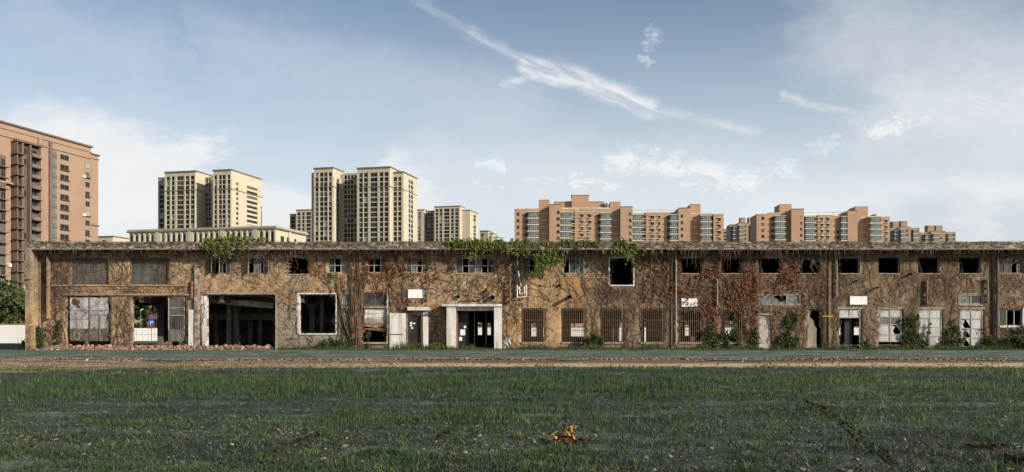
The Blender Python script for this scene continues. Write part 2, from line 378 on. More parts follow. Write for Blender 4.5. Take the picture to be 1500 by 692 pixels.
def leaf_mat(name, cols, scale=9.0, trans=0.3):
    m = bpy.data.materials.new(name); m.use_nodes = True; nt = m.node_tree; b = nt.nodes['Principled BSDF']
    b.inputs['Roughness'].default_value = 0.6; b.inputs['Specular IOR Level'].default_value = 0.2
    tc = nt.nodes.new('ShaderNodeTexCoord'); n = noise(nt, tc.outputs['Object'], scale, 3, 0.6)
    rp = nt.nodes.new('ShaderNodeValToRGB'); nt.links.new(n.s, rp.inputs[0]); el = rp.color_ramp.elements
    k = len(cols)
    while len(el) < k: el.new(0.5)
    for i, c in enumerate(cols): el[i].position = 0.33+0.34*i/(k-1); el[i].color = (*c, 1)
    nt.links.new(rp.outputs[0], b.inputs['Base Color'])
    t = nt.nodes.new('ShaderNodeBsdfTranslucent'); nt.links.new(rp.outputs[0], t.inputs[0])
    ms = nt.nodes.new('ShaderNodeMixShader'); ms.inputs[0].default_value = trans
    nt.links.new(b.outputs[0], ms.inputs[1]); nt.links.new(t.outputs[0], ms.inputs[2])
    nt.links.new(ms.outputs[0], nt.nodes['Material Output'].inputs[0])
    return m
M_lrust = leaf_mat('rust_leaves', [(0.075, 0.038, 0.022), (0.31, 0.115, 0.052), (0.13, 0.062, 0.034), (0.46, 0.20, 0.095)])
M_lgreen = leaf_mat('ivy_green', [(0.05, 0.075, 0.018), (0.17, 0.21, 0.04), (0.09, 0.12, 0.028), (0.30, 0.31, 0.075)])
M_ldark = leaf_mat('dark_ivy', [(0.02, 0.036, 0.014), (0.07, 0.10, 0.03), (0.035, 0.055, 0.02), (0.15, 0.18, 0.06)])
M_ltree = leaf_mat('tree_leaves', [(0.035, 0.06, 0.018), (0.075, 0.11, 0.03), (0.05, 0.08, 0.02), (0.12, 0.15, 0.045)], 2.0)
M_grass = leaf_mat('grass_blades', [(0.024, 0.045, 0.018), (0.052, 0.092, 0.030), (0.034, 0.062, 0.024), (0.12, 0.17, 0.05)], 1.2, 0.25)
M_under = leaf_mat('undergrowth', [(0.018, 0.026, 0.016), (0.045, 0.058, 0.036), (0.07, 0.08, 0.055), (0.16, 0.175, 0.125)], 6.0, 0.15)
M_grassy = leaf_mat('yellow_green_grass', [(0.05, 0.09, 0.02), (0.12, 0.18, 0.03), (0.08, 0.12, 0.03), (0.19, 0.22, 0.06)], 1.5, 0.3)  # paler, yellower green than the other grass blades
M_litter = leaf_mat('dead_leaves', [(0.022, 0.016, 0.008), (0.05, 0.036, 0.016), (0.014, 0.012, 0.007), (0.11, 0.085, 0.035)], 20)
M_cream = mat('cream_cladding', (0.50, 0.45, 0.34), (0.44, 0.395, 0.295), 0.15, 0.8)
M_creamd = mat('grey_shaded_cream', (0.40, 0.345, 0.26), (0.34, 0.30, 0.22), 0.2, 0.8)  # greyer cream, also for trims; shade of the recessed link put into the colour
M_cornice = mat('dark_cornice', (0.22, 0.185, 0.13), (0.17, 0.14, 0.10), 0.4, 0.8)
M_pink = mat('salmon_render', (0.315, 0.212, 0.148), (0.29, 0.195, 0.136), 0.12, 0.85, c3=(0.265, 0.178, 0.125), scale3=0.08, t3=(0.4, 0.7))
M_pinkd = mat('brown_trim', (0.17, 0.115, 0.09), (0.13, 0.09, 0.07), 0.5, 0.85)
M_org = mat('orange_render', (0.41, 0.262, 0.168), (0.36, 0.23, 0.148), 0.12, 0.85)
M_orgd = mat('brown_brick_render', (0.33, 0.225, 0.16), (0.27, 0.19, 0.135), 0.2, 0.85)
M_slab = mat('pale_slab', (0.62, 0.55, 0.42), (0.5, 0.45, 0.35), 0.4, 0.8)
M_fglass = mat('far_glass', (0.02, 0.021, 0.02), (0.05, 0.052, 0.045), 0.13, 0.45, spec=0.2, lo=.5, hi=.7)
M_fglassb = mat('balcony_glass', (0.06, 0.075, 0.072), (0.22, 0.25, 0.24), 0.25, 0.4, spec=0.4, lo=.42, hi=.58)
M_ffr = mat('far_window_frame', (0.16, 0.155, 0.14))
M_ffw = mat('pale_window_frame', (0.55, 0.54, 0.5))
M_bal = mat('dark_balcony', (.035, .033, .028), (.06, .055, .045), .3, .6)
M_ac = mat('ac_white', (0.75, 0.74, 0.70))

# ------------------------------------------------------------------ ground
def hgt(x, y):
    v3 = mnoise.noise(Vector((x*3.3, y*3.9, 15)))*.02*min(1, max(0, (-40-y)/6)) if y < -40 else 0; f = min(1.0, max(0.0, (-6.0-y)/12.0)); k = min(1.0, max(0.0, (-31.0-y)/3.0))
    v = mnoise.noise(Vector((x*0.10, y*0.14, 0)))*0.16 + mnoise.noise(Vector((x*0.45, y*0.6, 3)))*0.06
    v2 = mnoise.noise(Vector((x*1.3, y*1.5, 5)))*0.022
    return f*(0.35+0.65*k)*v + k*v2 + v3
def sheet(name, xs, ys, dz, mat, fn=None, **props):
    V = []; nx, ny = len(xs), len(ys)
    for j, y in enumerate(ys):
        for i, x in enumerate(xs):
            yy = fn(x, j, ny, y) if fn else y
            V.append((x, yy, hgt(x, yy)+dz))
    idx = np.arange(nx*ny).reshape(ny, nx)
    Fq = np.stack([idx[:-1, :-1], idx[:-1, 1:], idx[1:, 1:], idx[1:, :-1]], -1).reshape(-1, 4)
    o = np_mesh(name, np.array(V), Fq, mat, kind='structure', **props)
    o.data.polygons.foreach_set('use_smooth', [True]*len(Fq)); return o
xs_far = [-3000, -1500, -700, -300, -150, -90]; xs_mid = list(np.arange(-60, 60.1, 0.8))
xs = xs_far+xs_mid+[-a for a in reversed(xs_far)]
sheet('ground', xs, [-400, -200, -120, -80]+list(np.arange(-64, -1.9, 0.7))+[-1.2, 0, 12, 30], -0.02, M_soil)
sheet('meadow', [-3000, -700, -200, -60, 0, 60, 200, 700, 3000], [30, 60, 100, 300, 1000, 4000], -0.02, M_meadow)
sheet('grass_verge', [-300, -100, -60, -36], [-1.2, 5, 12, 20, 30], 0.012, M_meadow)
# netting laid over the waste ground, near field
sheet('netting', list(np.arange(-42, -10, 0.4))+list(np.arange(-10, 10.05, 0.11))+list(np.arange(10.4, 42.1, 0.4)), list(np.arange(-63, -57.2, 0.4))+list(np.arange(-57, -44, 0.11))+list(np.arange(-43.9, -31, 0.24))+[-30.9], 0.045, M_net,
      lambda x, j, n, y: y-3.6*min(1, max(0, (-6-x)/12))*max(0, 1-(n-1-j)/16)+(mnoise.noise(Vector((x*0.25, 7, 0)))*2.6+mnoise.noise(Vector((x*1.1, 7, 0)))*.8)*max(0, 1-(n-1-j)/12))
sheet('netting', list(np.arange(-60, 60.1, 0.5)), list(np.arange(-21.8, -3.0, 0.5)), 0.05, M_netfar,
      lambda x, j, n, y: y+(mnoise.noise(Vector((x*0.22, 17, 0)))*3.5+mnoise.noise(Vector((x*.9, 17, 0))))*max(0, 1-j/9)+(mnoise.noise(Vector((x*0.3, 27, 0)))*1.8)*max(0, 1-(n-1-j)/8))
sheet('dirt_track', list(np.arange(-60, 60.1, 0.6)), list(np.arange(-37.6, -20.6, 0.6)), 0.02, M_dirt,
      lambda x, j, n, y: y+(mnoise.noise(Vector((x*0.2, 37, 0)))*0.8 if j in (0, n-1) else 0))

# ------------------------------------------------------------------ the derelict factory
XL, XR = -35.0, 42.0
ZT = 7.25                       # underside of the roof slab
D0 = 12.0                       # depth of the building
fac = thing('factory_building', 'long derelict two-storey factory building with ochre plaster, empty windows and vines', 'factory', (0, 0, 0))

def opx(l): return [(X(a), X(b), ZZ(d), ZZ(c)) for (a, b, c, d) in l]     # (px0, px1, ytop, ybottom) on the facade
UP = [(105, 158, 378, 417), (192, 245, 378, 417), (303, 336, 378, 401), (362, 391, 378, 401), (421, 451, 378, 402), (481, 508, 378, 400),
      (538, 567, 378, 400), (595, 626, 378, 400), (668, 724, 378, 401), (766, 795, 378, 401), (825, 853, 378, 401), (893, 928, 378, 418),
      (996, 1027, 379, 401), (1056, 1087, 379, 401), (1112, 1143, 379, 401), (1171, 1203, 379, 401), (1227, 1260, 379, 401),
      (1287, 1319, 378, 401), (1345, 1377, 378, 401), (1405, 1438, 378, 401), (1464, 1500, 378, 401)]
LOW = [(97, 160, 434, 513), (193, 271, 435, 513), (303, 403, 432, 513), (438, 492, 431, 489), (502, 514, 431, 451), (531, 567, 430, 502),
       (597, 617, 461, 513), (669, 724, 456, 513), (765, 797, 452, 502), (823, 856, 452, 502), (880, 912, 452, 502), (939, 971, 452, 502),
       (995, 1027, 454, 502), (1056, 1087, 454, 502), (1112, 1173, 431, 447), (1112, 1129, 462, 513), (1183, 1204, 453, 513),
       (1228, 1261, 453, 513), (1287, 1321, 453, 513), (1345, 1380, 453, 507), (1405, 1440, 431, 447), (1406, 1440, 454, 513), (1464, 1498, 453, 478)]
opsF = opx(UP)+opx(LOW)
opsF = [(a, b, max(c, -0.1), d) for a, b, c, d in opsF]
RAG = {(303, 403), (421, 451), (97, 160), (193, 271), (438, 492)}
ragx = [X(v) for t in RAG for v in t]

def wall_mesh(name, ops, x0, x1, z0, z1, ya, yb, mt, step=0.32, rag=None, wob=0.012):
    lx = sorted(set([round(x0, 3), round(x1, 3)]+[round(v, 3) for o in ops for v in o[:2] if x0 < v < x1]))
    lz = sorted(set([round(z0, 3), round(z1, 3)]+[round(v, 3) for o in ops for v in o[2:] if z0 < v < z1]))
    def fill(l):
        r = []
        for a, b in zip(l[:-1], l[1:]):
            n = max(1, int(math.ceil((b-a)/step))); r += [a+(b-a)*i/n for i in range(n)]
        return r+[l[-1]]
    gx, gz = fill(lx), fill(lz)
    solid = np.ones((len(gx)-1, len(gz)-1), bool)
    for i in range(len(gx)-1):
        cx = (gx[i]+gx[i+1])/2
        for (a, b, c, d) in ops:
            if a < cx < b:
                for j in range(len(gz)-1):
                    cz = (gz[j]+gz[j+1])/2
                    if c < cz < d: solid[i, j] = False
    V = []; Fs = []; ids = {}
    def vid(i, j, s):
        k = (i, j, s)
        if k not in ids:
            x, z = gx[i], gz[j]
            if rag and 0 < i < len(gx)-1:
                for (a, b, c, d, am) in rag:
                    if a-0.02 <= x <= b+0.02 and c-0.02 <= z <= d+0.02 and (abs(x-a) < .02 or abs(x-b) < .02 or abs(z-d) < .02 or abs(z-c) < .02):
                        x += (mnoise.noise(Vector((x*3, z*3.1, 1))))*am; z += (mnoise.noise(Vector((x*2.7, z*3.7, 9))))*am*0.8
            ids[k] = len(V)
            V.append((x, (ya+mnoise.noise(Vector((x*0.9, z*0.9, 0)))*wob) if s == 0 else yb, z))
        return ids[k]
    nx, nz = solid.shape
    for i in range(nx):
        for j in range(nz):
            if not solid[i, j]: continue
            Fs.append((vid(i, j, 0), vid(i+1, j, 0), vid(i+1, j+1, 0), vid(i, j+1, 0)))
            Fs.append((vid(i, j+1, 1), vid(i+1, j+1, 1), vid(i+1, j, 1), vid(i, j, 1)))
            if i == 0 or not solid[i-1, j]: Fs.append((vid(i, j, 0), vid(i, j+1, 0), vid(i, j+1, 1), vid(i, j, 1)))
            if i == nx-1 or not solid[i+1, j]: Fs.append((vid(i+1, j, 1), vid(i+1, j+1, 1), vid(i+1, j+1, 0), vid(i+1, j, 0)))
            if j == 0 or not solid[i, j-1]: Fs.append((vid(i, j, 0), vid(i, j, 1), vid(i+1, j, 1), vid(i+1, j, 0)))
            if j == nz-1 or not solid[i, j+1]: Fs.append((vid(i, j+1, 1), vid(i, j+1, 0), vid(i+1, j+1, 0), vid(i+1, j+1, 1)))
    return np_mesh(name, np.array(V), np.array(Fs), mt, fac)
rag = []
for (a, b, c, d), o in zip(UP+LOW, opsF):
    if (a, b) in RAG: rag.append((*o, 0.22))
wall_mesh('front_wall', opsF, XL+0.36, XR, 0.0, ZT, 0.0, 0.36, M_wall, 0.3, rag, 0.03)
# back wall with its own openings, through which the far side shows
def opb(l): return [(X(a, D0), X(b, D0), ZZ(d, D0), ZZ(c, D0)) for (a, b, c, d) in l]
BK = [(118, 168, 448, 507), (188, 236, 448, 507), (778, 800, 474, 493), (836, 858, 474, 493), (897, 911, 472, 500), (944, 968, 472, 501), (1002, 1018, 470, 492),
      (1062, 1078, 470, 492), (1196, 1206, 472, 490), (1227, 1241, 472, 491), (1251, 1263, 472, 491), (700, 706, 473, 491), (714, 719, 473, 491)]
opsB = [(a, b, max(c, 0.0), d) for a, b, c, d in opb(BK)]
opsB = [(a, b, c if c > 0.12 else -0.1, d) for a, b, c, d in opsB]
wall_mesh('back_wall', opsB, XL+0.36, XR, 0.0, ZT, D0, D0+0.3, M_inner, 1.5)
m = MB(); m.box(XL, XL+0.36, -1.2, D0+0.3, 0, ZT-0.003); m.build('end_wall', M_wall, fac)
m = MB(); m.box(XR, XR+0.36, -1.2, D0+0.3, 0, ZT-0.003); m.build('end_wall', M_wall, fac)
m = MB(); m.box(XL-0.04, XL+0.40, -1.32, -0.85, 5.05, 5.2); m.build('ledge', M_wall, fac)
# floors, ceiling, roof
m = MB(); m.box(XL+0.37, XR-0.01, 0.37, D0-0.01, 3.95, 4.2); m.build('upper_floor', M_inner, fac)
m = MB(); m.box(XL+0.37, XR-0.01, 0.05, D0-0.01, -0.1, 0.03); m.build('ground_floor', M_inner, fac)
def fascia():
    xs_ = list(np.arange(XL-0.1, XR+0.6, 0.25)); m = MB(); ys = [-1.06, -1.06, D0+1, D0+1]
    prof = [(-1.0, ZT), (-1.03, ZT+0.06), (-1.0, ZT+0.28), (-1.02, ZT+0.46), (-0.98, ZT+0.52), (0.0, ZT+0.50), (D0+0.8, ZT+0.50), (D0+0.8, ZT)]
    for i, x in enumerate(xs_):
        for k, (y, z) in enumerate(prof):
            n1 = mnoise.noise(Vector((x*1.7, k*1.3, 2))); n2 = mnoise.noise(Vector((x*0.3, k*0.2, 5)))
            m.v.append((x, y+n1*0.02, z+(n1*0.03+n2*0.03 if 1 < k < 5 else 0)))
    K = len(prof)
    for i in range(len(xs_)-1):
        for k in range(K):
            k2 = (k+1) % K; m.f.append((i*K+k, (i+1)*K+k, (i+1)*K+k2, i*K+k2)); m.mi.append(0)
    m.f.append(tuple(range(K))); m.mi.append(0); m.f.append(tuple((len(xs_)-1)*K+k for k in reversed(range(K)))); m.mi.append(0)
    m.build('roof_slab', M_fascia, fac)
fascia()
# drip edge: thin pale strip under the fascia
m = MB(); m.box(XL-0.08, XR+0.4, -1.06, -1.035, ZT-0.03, ZT+0.05); m.build('drip_edge', M_conc, fac)
# inner columns and beams
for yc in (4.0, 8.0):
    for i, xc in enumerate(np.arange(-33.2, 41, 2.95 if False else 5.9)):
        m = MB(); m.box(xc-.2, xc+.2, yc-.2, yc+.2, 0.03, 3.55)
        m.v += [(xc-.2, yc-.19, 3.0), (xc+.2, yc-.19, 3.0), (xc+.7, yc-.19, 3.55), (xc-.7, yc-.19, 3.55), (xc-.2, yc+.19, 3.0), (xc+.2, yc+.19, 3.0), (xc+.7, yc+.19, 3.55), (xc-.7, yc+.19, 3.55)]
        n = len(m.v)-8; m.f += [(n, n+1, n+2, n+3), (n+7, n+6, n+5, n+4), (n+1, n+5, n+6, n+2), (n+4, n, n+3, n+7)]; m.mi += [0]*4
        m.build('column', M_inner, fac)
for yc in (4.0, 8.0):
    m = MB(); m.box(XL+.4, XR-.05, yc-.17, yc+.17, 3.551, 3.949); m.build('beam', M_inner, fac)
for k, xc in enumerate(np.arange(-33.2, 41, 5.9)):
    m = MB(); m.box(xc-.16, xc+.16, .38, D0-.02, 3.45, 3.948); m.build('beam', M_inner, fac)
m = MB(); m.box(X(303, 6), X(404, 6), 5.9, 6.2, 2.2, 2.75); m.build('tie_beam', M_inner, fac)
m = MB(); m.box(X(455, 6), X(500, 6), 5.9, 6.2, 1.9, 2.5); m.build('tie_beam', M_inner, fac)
m = MB()   # broken beam slanting under the ceiling of the wide opening
m.rbox((X(353, 2.0), 2.0, 3.45), (4.9, .3, .42), (0, R(5), 0)); m.build('slanting_beam', M_conc, fac)
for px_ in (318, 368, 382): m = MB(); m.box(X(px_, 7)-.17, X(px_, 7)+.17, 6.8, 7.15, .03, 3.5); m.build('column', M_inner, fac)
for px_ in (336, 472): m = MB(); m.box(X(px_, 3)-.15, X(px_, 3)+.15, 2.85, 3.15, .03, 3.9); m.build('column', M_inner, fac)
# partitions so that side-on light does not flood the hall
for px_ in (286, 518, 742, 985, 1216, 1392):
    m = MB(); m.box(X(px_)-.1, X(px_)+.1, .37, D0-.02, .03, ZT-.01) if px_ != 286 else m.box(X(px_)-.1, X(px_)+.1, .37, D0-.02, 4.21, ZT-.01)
    m.build('light_block_partition', M_inner, fac)
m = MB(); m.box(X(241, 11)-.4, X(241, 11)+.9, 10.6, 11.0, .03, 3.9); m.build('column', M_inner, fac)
m = MB(); m.box(X(100), X(286)-.11, 6.0, 6.2, 4.21, ZT-.01); m.build('light_block_partition', M_inner, fac)

def bx(name, px0, px1, py0, py1, y0, y1, mt, par=fac, **k):
    """box in front of / inside the facade from photograph pixels on the facade plane"""
    m = MB(); m.box(X(px0), X(px1), y0, y1, ZZ(py1), ZZ(py0)); return m.build(name, mt, par, **k)
# --- string course, pilasters, pipes
bx('string_course', 92, 286, 431, 433, -.12, .02, M_wall)
bx('string_course', 60, 286, 417.5, 419.5, -.07, .02, M_wall)
bx('lintel', 303, 404, 429.5, 431.5, -.10, .02, M_conc)
bx('lintel', 436, 494, 429.3, 431, -.05, .02, M_wpaint)
for a, b, c, d in ((58.5, 60, 366, 512), (1213, 1217, 367, 512), (526, 529, 367, 512), (983, 986, 367, 512), (1453, 1456.5, 367, 512)):
    bx('pilaster', a, b, c, d, -.10, .02, M_wall)
bx('pier', 286, 292.5, 388, 512, -.2, .02, M_fascia)
bx('pier', 277, 284.7, 454, 512.3, -.14, .02, M_wpaint)
bx('door_jamb', 296.8, 303.2, 434, 512.3, -.05, .362, M_wpaint)
bx('door_jamb', 403.6, 406.5, 432, 512, -.05, .02, M_conc)
bx('door_jamb', 190.5, 193, 435, 502, -.03, .362, M_conc)
def pipe(px_, py0, py1, r, mt, y=-.18, name='drain_pipe'):
    m = MB(); x = X(px_)
    pts = [(x+mnoise.noise(Vector((x, t*3, 0)))*.02, y, ZZ(py0)+(ZZ(py1)-ZZ(py0))*t) for t in np.linspace(0, 1, 9)]
    m.tube(pts, r, 8)
    for t in (0.1, 0.4, 0.7, 0.95):
        z = ZZ(py0)+(ZZ(py1)-ZZ(py0))*t; m.box(x-r*1.4, x+r*1.4, y, 0.01, z-.03, z+.03)
    return m.build(name, mt, fac)
m = MB(); m.box(X(72.2), X(74.2), -.42, 0.01, ZZ(467), ZZ(376)); m.build('duct', M_wall, fac)
pipe(282, 412, 438, .09, M_orange, -.15)
pipe(757.5, 372, 432, .055, M_conc); pipe(989.5, 370, 505, .07, M_conc); pipe(1224, 369, 435, .07, M_conc)
pipe(1050, 409, 447, .045, M_conc); pipe(1356, 411, 445, .08, M_orange); pipe(1444.5, 408, 444, .07, M_gmetal); pipe(1459, 378, 502, .11, M_shut, -.2)
pipe(747, 409, 444, .06, M_wood, -.3); pipe(625.5, 409, 442, .05, M_wood, -.25)
pipe(1048, 409, 411, .04, M_conc)
m = MB(); x = X(762)           # white steel bracket frame left hanging by the pipe
for a in (((757.5, 418), (757.5, 436)), ((757.5, 436), (770.5, 435)), ((770.5, 435), (770.5, 418)), ((761, 422), (761, 431)), ((761, 431), (768, 430)), ((768, 430), (768, 420)), ((759, 398), (763, 420)), ((762, 420), (758, 424))):
    p0, p1 = P(*a[0], -.0), P(*a[1], -.0); m.tube([(p0.x, -.30, p0.z), (p1.x, -.34, p1.z)], .045, 4)
m.build('steel_bracket', M_wpaint, fac)
def stub(px_, py_, r, L, plate=0, droop=0.0):
    c = P(px_, py_); m = MB(); m.tube([(c.x, .05, c.z), (c.x, -L, c.z-droop)], r, 12, False)
    m.tube([(c.x, -L, c.z-droop), (c.x, -L*.2, c.z-droop*.2)], r*.82, 12, False)
    o = m.build('pipe_stub', M_shut, fac)
    m = MB(); m.tube([(c.x, .04, c.z), (c.x, -L*.35, c.z)], r*.80, 12); m.build('pipe_mouth_dark', M_dark, fac)  # black disc paints the shade inside the open pipe end
    if plate:
        m = MB(); m.tube([(c.x, -.001, c.z), (c.x, -.03, c.z)], plate, 12); m.build('pipe_collar', M_conc, fac)
stub(834, 435.5, .13, .75); stub(721.5, 436, .17, .35, .32); stub(671, 435, .14, .22, .28); stub(712, 426, .09, .3); stub(709, 436, .06, .4)
stub(791, 418.5, .07, .05); stub(811.5, 418, .07, .05); stub(818.5, 419, .11, .12); stub(1282.5, 422, .06, .55); stub(1253, 412, .06, .3); stub(1067, 436, .2, .1); stub(1332, 402, .08, .3)
m = MB(); m.box(X(673), X(702), -.03, .01, ZZ(442.5), ZZ(441)); m.build('wall_slot', M_dark, fac)
m = MB(); m.box(X(857), X(892), -.05, .01, ZZ(407.8), ZZ(406.6)); m.build('conduit', M_conc, fac)
m = MB(); m.box(X(1204), X(1220), -.14, -.11, ZZ(464.5), ZZ(463)); m.build('caution_tape', mat('orange_tape', (.55, .27, .03)), fac)
# bricks laid bare at the broken jambs
brick_me = None
def bricks(px0, px1, py0, py1, y=-.02):
    global brick_me
    if brick_me is None:
        m = MB(); m.box(-.115, .115, -.05, .05, -.03, .03); brick_me = bpy.data.meshes.new('brick'); brick_me.from_pydata(m.v, [], m.f); brick_me.materials.append(M_brick)
    z = ZZ(py1)+.04; row = 0
    while z < ZZ(py0):
        x = X(px0)+(0.12 if row % 2 else 0)
        while x < X(px1):
            if random.random() < .8:
                o = link('brick', brick_me, fac); o.location = (x+random.uniform(-.015, .015), y+random.uniform(-.03, .03), z); o.rotation_euler = (0, random.uniform(-.05, .05), random.uniform(-.15, .15))
            x += .245
        z += .072; row += 1
bricks(92, 98, 498, 512); bricks(186, 193, 496, 512); bricks(421.5, 424, 386, 400); bricks(433, 439, 443, 452); bricks(243, 252, 500, 512); bricks(372, 375, 420, 424)

# --- windows and doors of the ruin
def window(px0, px1, py0, py1, cols, rows, mf, panes, name='window', y=.14, fw=.06, parent=fac, label=None, rowsplit=None):
    """frame part with pane sub-parts; panes: function(i,j)->material or None"""
    x0, x1, z0, z1 = X(px0), X(px1), ZZ(py1), ZZ(py0)
    xs_ = [x0+(x1-x0)*i/cols for i in range(cols+1)]
    zs_ = [z1+(z0-z1)*t for t in (rowsplit or [j/rows for j in range(rows+1)])]
    m = MB()
    m.box(x0-.004, x0+fw, y-.05, y+.05, z0, z1); m.box(x1-fw, x1+.004, y-.05, y+.05, z0, z1)
    m.box(x0+fw, x1-fw, y-.05, y+.05, z1-fw, z1+.004); m.box(x0+fw, x1-fw, y-.05, y+.05, z0-.004, z0+fw)
    for x in xs_[1:-1]: m.box(x-fw*.5, x+fw*.5, y-.045, y+.045, z0+fw, z1-fw)
    for z in zs_[1:-1]: m.box(x0+fw, x1-fw, y-.04, y+.04, z-fw*.45, z+fw*.45)
    o = m.build(name, mf, parent)
    if label: o['label'] = label
    for i in range(cols):
        for j in range(rows):
            pm = panes(i, j)
            if pm is None: continue
            a, b = xs_[i]+fw*.5, xs_[i+1]-fw*.5; c, d = zs_[j+1]+fw*.45, zs_[j]-fw*.45
            q = MB(); jit = random.uniform(-.012, .012)
            if pm == 'broken':
                cx, cz = (a+b)/2, (c+d)/2
                q.v = [(a, y, c), (a+(b-a)*.4, y, c), (a+(b-a)*.25, y, c+(d-c)*.4), (a+(b-a)*.45, y, d-(d-c)*.2), (a, y, d)] + [(b, y, c), (b, y, d), (b-(b-a)*.5, y, d), (b-(b-a)*.2, y, c+(d-c)*.5)]
                q.f = [(0, 1, 2, 3, 4), (5, 6, 7, 8)]; q.mi = [0, 0]; q.build('pane', M_milk, o); continue
            q.box(a, b, y-.012+jit, y+.012+jit, c, d); q.build('pane', pm, o)
    return o
def leafs(px_, py0, py1, wpx, ang, mf=M_frame, gl=M_glass, y=-.02):
    """casement leaf standing open, hinged at px_"""
    x = X(px_); w = wpx/20; m = MB(); z0, z1 = ZZ(py1), ZZ(py0); ca, sa = math.cos(ang), math.sin(ang)
    fr = lambda a, b, c: (x+a*ca-b*sa, y-a*abs(sa)-b*ca*0+b, c) if True else None
    def T(a, b, c): return (x+a*ca+b*sa, y-a*sa+b*ca, c)
    for b in ((0, .05, z0, z1), (w-.05, w, z0, z1)): m.box(b[0], b[1], -.02, .02, b[2], b[3], T)
    m.box(.05, w-.05, -.02, .02, z1-.05, z1, T); m.box(.05, w-.05, -.02, .02, z0, z0+.05, T); m.box(.05, w-.05, -.02, .02, (z0+z1)/2-.02, (z0+z1)/2+.02, T)
    o = m.build('casement', mf, fac)
    q = MB(); q.box(.05, w-.05, -.006, .006, z0+.05, (z0+z1)/2-.02, T); q.box(.05, w-.05, -.006, .006, (z0+z1)/2+.02, z1-.05, T); q.build('pane', gl, o)
# shuttered upper openings
def shutters(px0, px1, py0, py1, n, mt, y=.10):
    x0, x1, z0, z1 = X(px0), X(px1), ZZ(py1), ZZ(py0); m = MB()
    m.box(x0-.004, x0+.06, y-.05, y+.06, z0, z1); m.box(x1-.06, x1+.004, y-.05, y+.06, z0, z1); m.box(x0+.06, x1-.06, y-.05, y+.06, z1-.07, z1+.004); m.box(x0+.06, x1-.06, y-.05, y+.06, z0-.004, z0+.07)
    o = m.build('shuttered_window', M_shutg, fac)
    w = (x1-x0-.14)/n
    for i in range(n):
        q = MB(); a = x0+.07+i*w; yy = y+random.uniform(-.01, .02)
        q.box(a+.01, a+w-.01, yy, yy+.03, z0+.08, z1-.08)
        for k in range(10):
            zc = z0+.14+(z1-z0-.28)*k/9; q.box(a+.05, a+w-.05, yy-.018, yy-.001, zc-.02, zc+.045)
        q.build('shutter_panel', mt, o)
shutters(105, 158, 378, 417, 4, M_shut); shutters(192, 245, 378, 417, 4, M_shutg)
N_ = None
G, GL = M_glass, M_glassl
window(303, 336, 378, 401, 3, 1, M_frame, lambda i, j: G if i == 0 else None, 'window')
leafs(306, 378.5, 400.5, 10, R(50)); leafs(322, 378.5, 400.5, 9, R(75), M_framew, GL); leafs(331, 378.5, 400.5, 8, R(15))
window(362, 391, 378, 401, 3, 1, M_frame, lambda i, j: GL if i == 1 else None)
leafs(363, 378.5, 400.5, 9, R(65), M_framew, GL); leafs(386, 378.5, 400.5, 9, R(20))
window(481, 508, 378, 400, 3, 2, M_framew, lambda i, j: (G, None, GL)[i])
window(538, 567, 378, 400, 3, 2, M_framew, lambda i, j: (N_, N_, G)[i])
window(595, 626, 378, 400, 4, 2, M_framew, lambda i, j: (G, GL, N_, G)[i])
window(668, 724, 378, 401, 6, 2, M_framew, lambda i, j: (G, N_, G, GL, N_, N_)[i] if j else (G, N_, G, GL, N_, G)[i])
window(766, 795, 378, 401, 3, 2, M_frame, lambda i, j: (G, N_, G)[i])
window(825, 853, 378, 401, 3, 1, M_framew, lambda i, j: (N_, G, GL)[i])
leafs(848, 378.5, 400.5, 8, R(28), M_framew, GL)
def trim(px0, px1, py0, py1, w, mt, sides='lrtb', y0=-.03, name='window_trim', depth=.05):
    x0, x1, z0, z1 = X(px0), X(px1), ZZ(py1), ZZ(py0); m = MB()
    if 'l' in sides: m.box(x0-w, x0+.02, y0, y0+depth, z0-(w if 'b' in sides else 0), z1+w)
    if 'r' in sides: m.box(x1-.02, x1+w, y0, y0+depth, z0-(w if 'b' in sides else 0), z1+w)
    if 't' in sides: m.box(x0+.02, x1-.02, y0+.002, y0+depth, z1-.02, z1+w)
    if 'b' in sides: m.box(x0+.02, x1-.02, y0-.03, y0+depth, z0-w, z0+.02)
    return m.build(name, mt, fac)
trim(893, 928, 378, 418, .07, M_wpaint)
for (a, b) in ((996, 1027), (1056, 1087), (1112, 1143), (1171, 1203)):
    trim(a, b, 379, 401, .05, M_conc, 'b', name='window_sill')
for (a, b) in ((1227, 1260), (1287, 1319), (1345, 1377), (1405, 1438)):
    trim(a, b, 378.5, 401, .06, M_conc, 'rb', y0=-.02, name='window_trim')
    m = MB(); m.box(X(b)-.12, X(b)-.02, .1, .2, ZZ(401), ZZ(378.6)); m.build('window_frame', M_frame, fac)
window(1464, 1500, 378, 401, 4, 1, M_frame, lambda i, j: (G, G, N_, G)[i])
trim(421, 451, 378, 402, .06, M_conc, 'b')
# lower storey ------------------------------------------------ left gate: four white sheets over dark lower sheets
def gate_leaf(px0, px1, rows, label=None):
    o = MB().box(X(px0), X(px1), .115, .14, ZZ(rows[-1][1]), ZZ(rows[0][0])).build('gate_leaf', M_gmetal, fac)
    if label: o['label'] = label
    for (a, b, mt) in rows:
        q = MB(); q.box(X(px0)+.03, X(px1)-.03, .085, .112, ZZ(b)+.02, ZZ(a)-.02); q.build('sheet_panel', mt, o)
    return o
g1 = gate_leaf(101, 129.5, [(435, 455, M_wmetal), (455, 468, M_wmetal), (468, 482, M_wmetal), (482, 500, M_lowm)])
g2 = gate_leaf(131, 159, [(435, 455, M_wmetal), (455, 462, M_wmetal), (462, 482, M_wmetal), (482, 500, M_lowm)])
m = MB(); m.box(X(129.3), X(131.5), .05, .13, ZZ(500), ZZ(434)); m.box(X(145), X(146.3), .03, .08, ZZ(500), ZZ(462)); m.build('gate_post', M_gmetal, fac)
